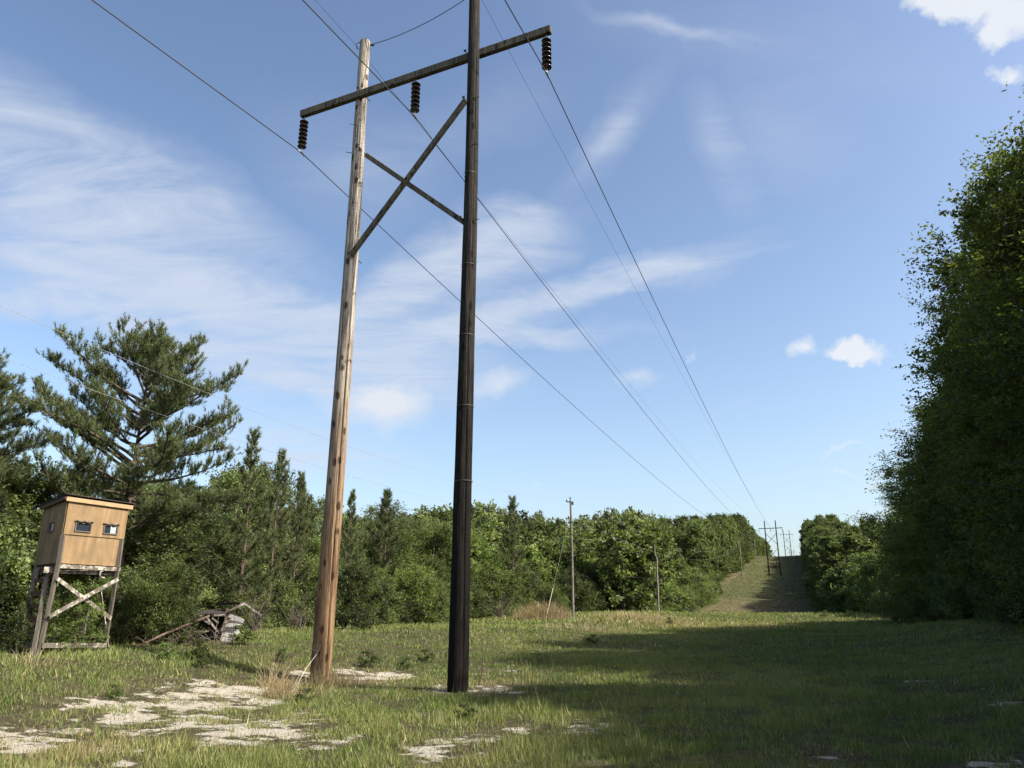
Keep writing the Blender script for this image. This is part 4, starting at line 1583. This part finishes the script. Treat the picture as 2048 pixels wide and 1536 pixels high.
# ------------------------------------------------------------------ weeds
def clump(name, px, py, n, h0, h1, spread, label, mat, curve=.6, w=.006, seed=1, cat='grass clump', P=None, kind=None):
    rng = random.Random(seed)
    c = P if P is not None else gnd(px, py)
    V, F_, T_ = [], [], []
    for i in range(n):
        a = rng.uniform(0, 6.28)
        r = spread * rng.random() ** .6
        b = Vector((math.cos(a) * r, math.sin(a) * r, 0))
        b.z = gz(c.x + b.x, c.y + b.y) - c.z - .02
        h = rng.uniform(h0, h1) * (1 - .55 * (r / spread) ** 2)
        a2 = a + rng.uniform(-1, 1)
        d = Vector((math.cos(a2), math.sin(a2), 0)) * h * rng.uniform(.1, curve)
        side = Vector((-math.sin(a2), math.cos(a2), 0)) if rng.random() < .5 else Vector((1, 0, 0))
        k_ = len(V)
        for j in range(5):
            t = j / 4
            p = b + d * t ** 1.8 + Vector((0, 0, h * (t - .25 * t * t * (d.length / h))))
            ww = w * (1 - .85 * t)
            V += [p - side * ww, p + side * ww]
        tt = rng.uniform(.2, 1)
        T_ += [tt] * 10
        F_ += [(k_ + 2 * j, k_ + 2 * j + 1, k_ + 2 * j + 3, k_ + 2 * j + 2) for j in range(4)]
    o = raw(name, [tuple(v) for v in V], F_, mat, None, tint=T_)
    o.location = c
    return tag(o, label, None if kind else cat, kind=kind)


clump('dry_grass_clump', 565, 1392, 260, .25, .75, .42, 'tan dry grass clump on the sand left of the pale pole', M['dry'], 1.0, .005, 2)
clump('dry_grass_clump', 540, 1372, 26, .8, 1.35, .3, 'few long arching straw stems bending left above the dry clump', M['dry'], 1.1, .0055, 3)
clump('dry_grass_clump', 652, 1372, 220, .25, .7, .45, 'tan dry weeds round the foot of the pale pole', M['dry'], .6, .004, 4)
clump('dry_grass_clump', 720, 1372, 200, .15, .45, .6, 'low dry weeds on the sand just right of the pale pole', M['dry'], .7, .005, 5, kind='stuff')
pg = at(1085, 1226, 62.5)
pg.z = gz(pg.x, pg.y)
clump('broom_grass', 0, 0, 1500, .7, 1.75, 2.3, 'wide tan clump of tall broom grass at the foot of the guy wire', M['dry'], .55, .014, 6, P=pg)
clump('dry_grass_clump', 1270, 1237, 900, .3, .8, 4.5, 'loose tan weeds on the field crest right of the thin utility pole', M['dry'], .5, .012, 7, kind='stuff')
clump('dry_grass_clump', 1180, 1262, 500, .25, .6, 3.0, 'patch of thin tan weeds below the thin utility pole', M['dry'], .5, .010, 13, kind='stuff')
clump('dry_grass_clump', 60, 1330, 90, .2, .5, .8, 'dry stems at the foot of the hunting blind ladder', M['dry'], .6, .006, 8, kind='stuff')
clump('dry_grass_clump', 150, 1510, 160, .08, .22, .5, 'low brown weed tuft on the sand in the bottom left corner', M['dry'], .9, .004, 9)
clump('weed_patch', 1080, 1372, 90, .3, .62, 1.2, 'thin dark upright weed stalks right of the black pole', M['grass'], .25, .005, 10, cat='weeds', kind='stuff')
clump('weed_patch', 1110, 1335, 60, .3, .6, 1.4, 'scattered dark weed stalks behind the ones beside the black pole', M['grass'], .25, .006, 11, cat='weeds', kind='stuff')
c = gnd(955, 1372)
mb = MB()
mb.tube([Vector((0, 0, -.03)), Vector((.09, 0, .25)), Vector((.10, 0, .6)), Vector((.08, .02, 1.2))], [.011, .010, .008, .004], 6)
o = mb.build('weed_stalk', M['stud'])
o.location = c
tag(o, 'single tall bare weed stalk just right of the black pole', 'weed')
# one dead stick leaning on the pale pole
c = gnd(585, 1385)
e = at(638, 1302, 18.45)
mb = MB()
mb.tube([Vector((0, 0, 0)), (e - c) * .5 + Vector((0, 0, .06)), e - c], [.009, .008, .004], 6)
mb.tube([(e - c), (e - c) + Vector((.02, 0, .15))], [.005, .003], 5)
mb.tube([(e - c), (e - c) + Vector((-.22, 0, .05))], [.005, .003], 5)
o = mb.build('dead_weed', M['deadwood'])
o.location = c
tag(o, 'pale dead weed leaning against the foot of the pale pole', 'weed')
# small broad-leaved weeds dotted in the grass
k = 0
small = None
for (px, py, h) in ((330, 1320, .35), (395, 1322, .42), (405, 1335, .3), (560, 1325, .3), (850, 1325, .35), (735, 1335, .4), (810, 1340, .3), (480, 1290, .5), (610, 1410, .25), (930, 1440, .22),
                    (230, 1398, .22), (1340, 1250, .5), (1185, 1290, .4), (1700, 1235, .6), (1760, 1232, .7), (1650, 1234, .6), (1800, 1236, .7)):
    c = gnd(px, py)
    if small is None:
        small = broadleaf('weed', .4, .26, .03, 808, M['bright'], M['bark'], nclump=26, per=36, leaf=.05, profile='bush', rcs=.35, label='x', cat='weed', trunk_r=.006, nlimb=10)
    place(small, c.x, c.y, h, .4, 'small leafy green weed poking out of the field grass', 'leafy weeds dotted over the field', rng_=R_)
rng_ = random.Random(9)
mb = MB()
for i in range(420):
    sx_ = rng_.choice(SAND[:18])
    x = sx_[0] + rng_.gauss(0, .8) * max(.4, sx_[3])
    y = sx_[1] + rng_.gauss(0, .8) * max(.4, sx_[2])
    z = gz(x, y)
    a_ = rng_.uniform(0, 6.28)
    l_ = rng_.uniform(.04, .28)
    p = Vector((x, y, z + .012))
    q = Vector((x + math.cos(a_) * l_, y + math.sin(a_) * l_, z + .012 + rng_.uniform(0, .04)))
    mb.tube([p, p.lerp(q, .5) + Vector((0, 0, rng_.uniform(0, .015))), q], [.004, .0035, .002], 4, cap=False)
o = mb.build('twig_litter', M['bark'])
tag(o, 'scattered dead twigs and stems lying on the bare sand', kind='stuff')
# brush pile at the collapsed blind: bare twigs
rng_ = random.Random(5)
c = gnd(345, 1292)
mb = MB()
for i in range(70):
    a = rng_.uniform(0, 6.28)
    r = rng_.uniform(0, 1.2)
    p = Vector((math.cos(a) * r * 1.3, .4 + math.sin(a) * r * .5, rng_.uniform(0, .1)))
    d = Vector((rng_.uniform(-1, 1), rng_.uniform(-.4, .4), rng_.uniform(.1, .8))).normalized() * rng_.uniform(.3, .95)
    mb.tube([p, p + d * .5 + Vector((rng_.uniform(-.1, .1), 0, .05)), p + d], [.012, .008, .003], 4, cap=False)
o = mb.build('brush_pile', M['bark'])
o.location = c
tag(o, 'tangle of bare brown twigs in front of the collapsed blind', 'brush pile')
def bare(px, py, H, seed, label):
    rng = random.Random(seed)
    c = gnd(px, py)
    c.y += .4
    mb = MB()
    for i in range(26):
        d = Vector((rng.gauss(0, .35), rng.gauss(0, .2), 1)).normalized()
        p = Vector((rng.gauss(0, .12), rng.gauss(0, .1), -.03))
        pts = [p]
        L_ = H * rng.uniform(.4, 1)
        for k_ in range(4):
            d = (d + Vector((rng.gauss(0, .22), rng.gauss(0, .15), 0))).normalized()
            p = p + d * L_ / 4
            pts.append(p)
            if k_ > 0:
                e_ = p + Vector((rng.gauss(0, .3), rng.gauss(0, .2), rng.uniform(.05, .35))) * H * .4
                mb.tube([p, e_], [.006, .003], 4, cap=False)
        mb.tube(pts, [.014, .012, .009, .006, .003], 4, cap=False)
    o = mb.build('bare_shrub', M['bark'])
    o.location = c
    tag(o, label, 'shrub')


bare(500, 1264, 1.9, 1, 'leafless grey shrub at the wood edge right of the collapsed blind')
bare(590, 1258, 1.5, 2, 'leafless grey shrub at the wood edge just left of the pale pole')
bare(345, 1285, 2.1, 3, 'leafless grey shrub left of the collapsed blind')
bare(790, 1246, 2.2, 4, 'leafless grey shrub at the wood edge between the two near poles')
bare(1000, 1238, 2.6, 6, 'leafless grey shrub at the wood edge just right of the dark pole')
# reddish shrub on the slope
c = at(1551, 1134, 285)
c.z = gz(c.x, c.y)
M['rust'] = leafmat('rust_leaf', [(0, (.07, .035, .018)), (1, (.15, .08, .04))], trans=.2)
rs = broadleaf('shrub', 1.6, 1.8, .05, 444, M['rust'], M['bark'], nclump=30, per=60, leaf=.3, profile='bush', rcs=.4, cat='shrub', trunk_r=.04, nlimb=8)
place(rs, c.x, c.y, .8, 1.6, 'rusty brown shrub between the poles of the first hill pylon, up the slope', None, rng_=R_)
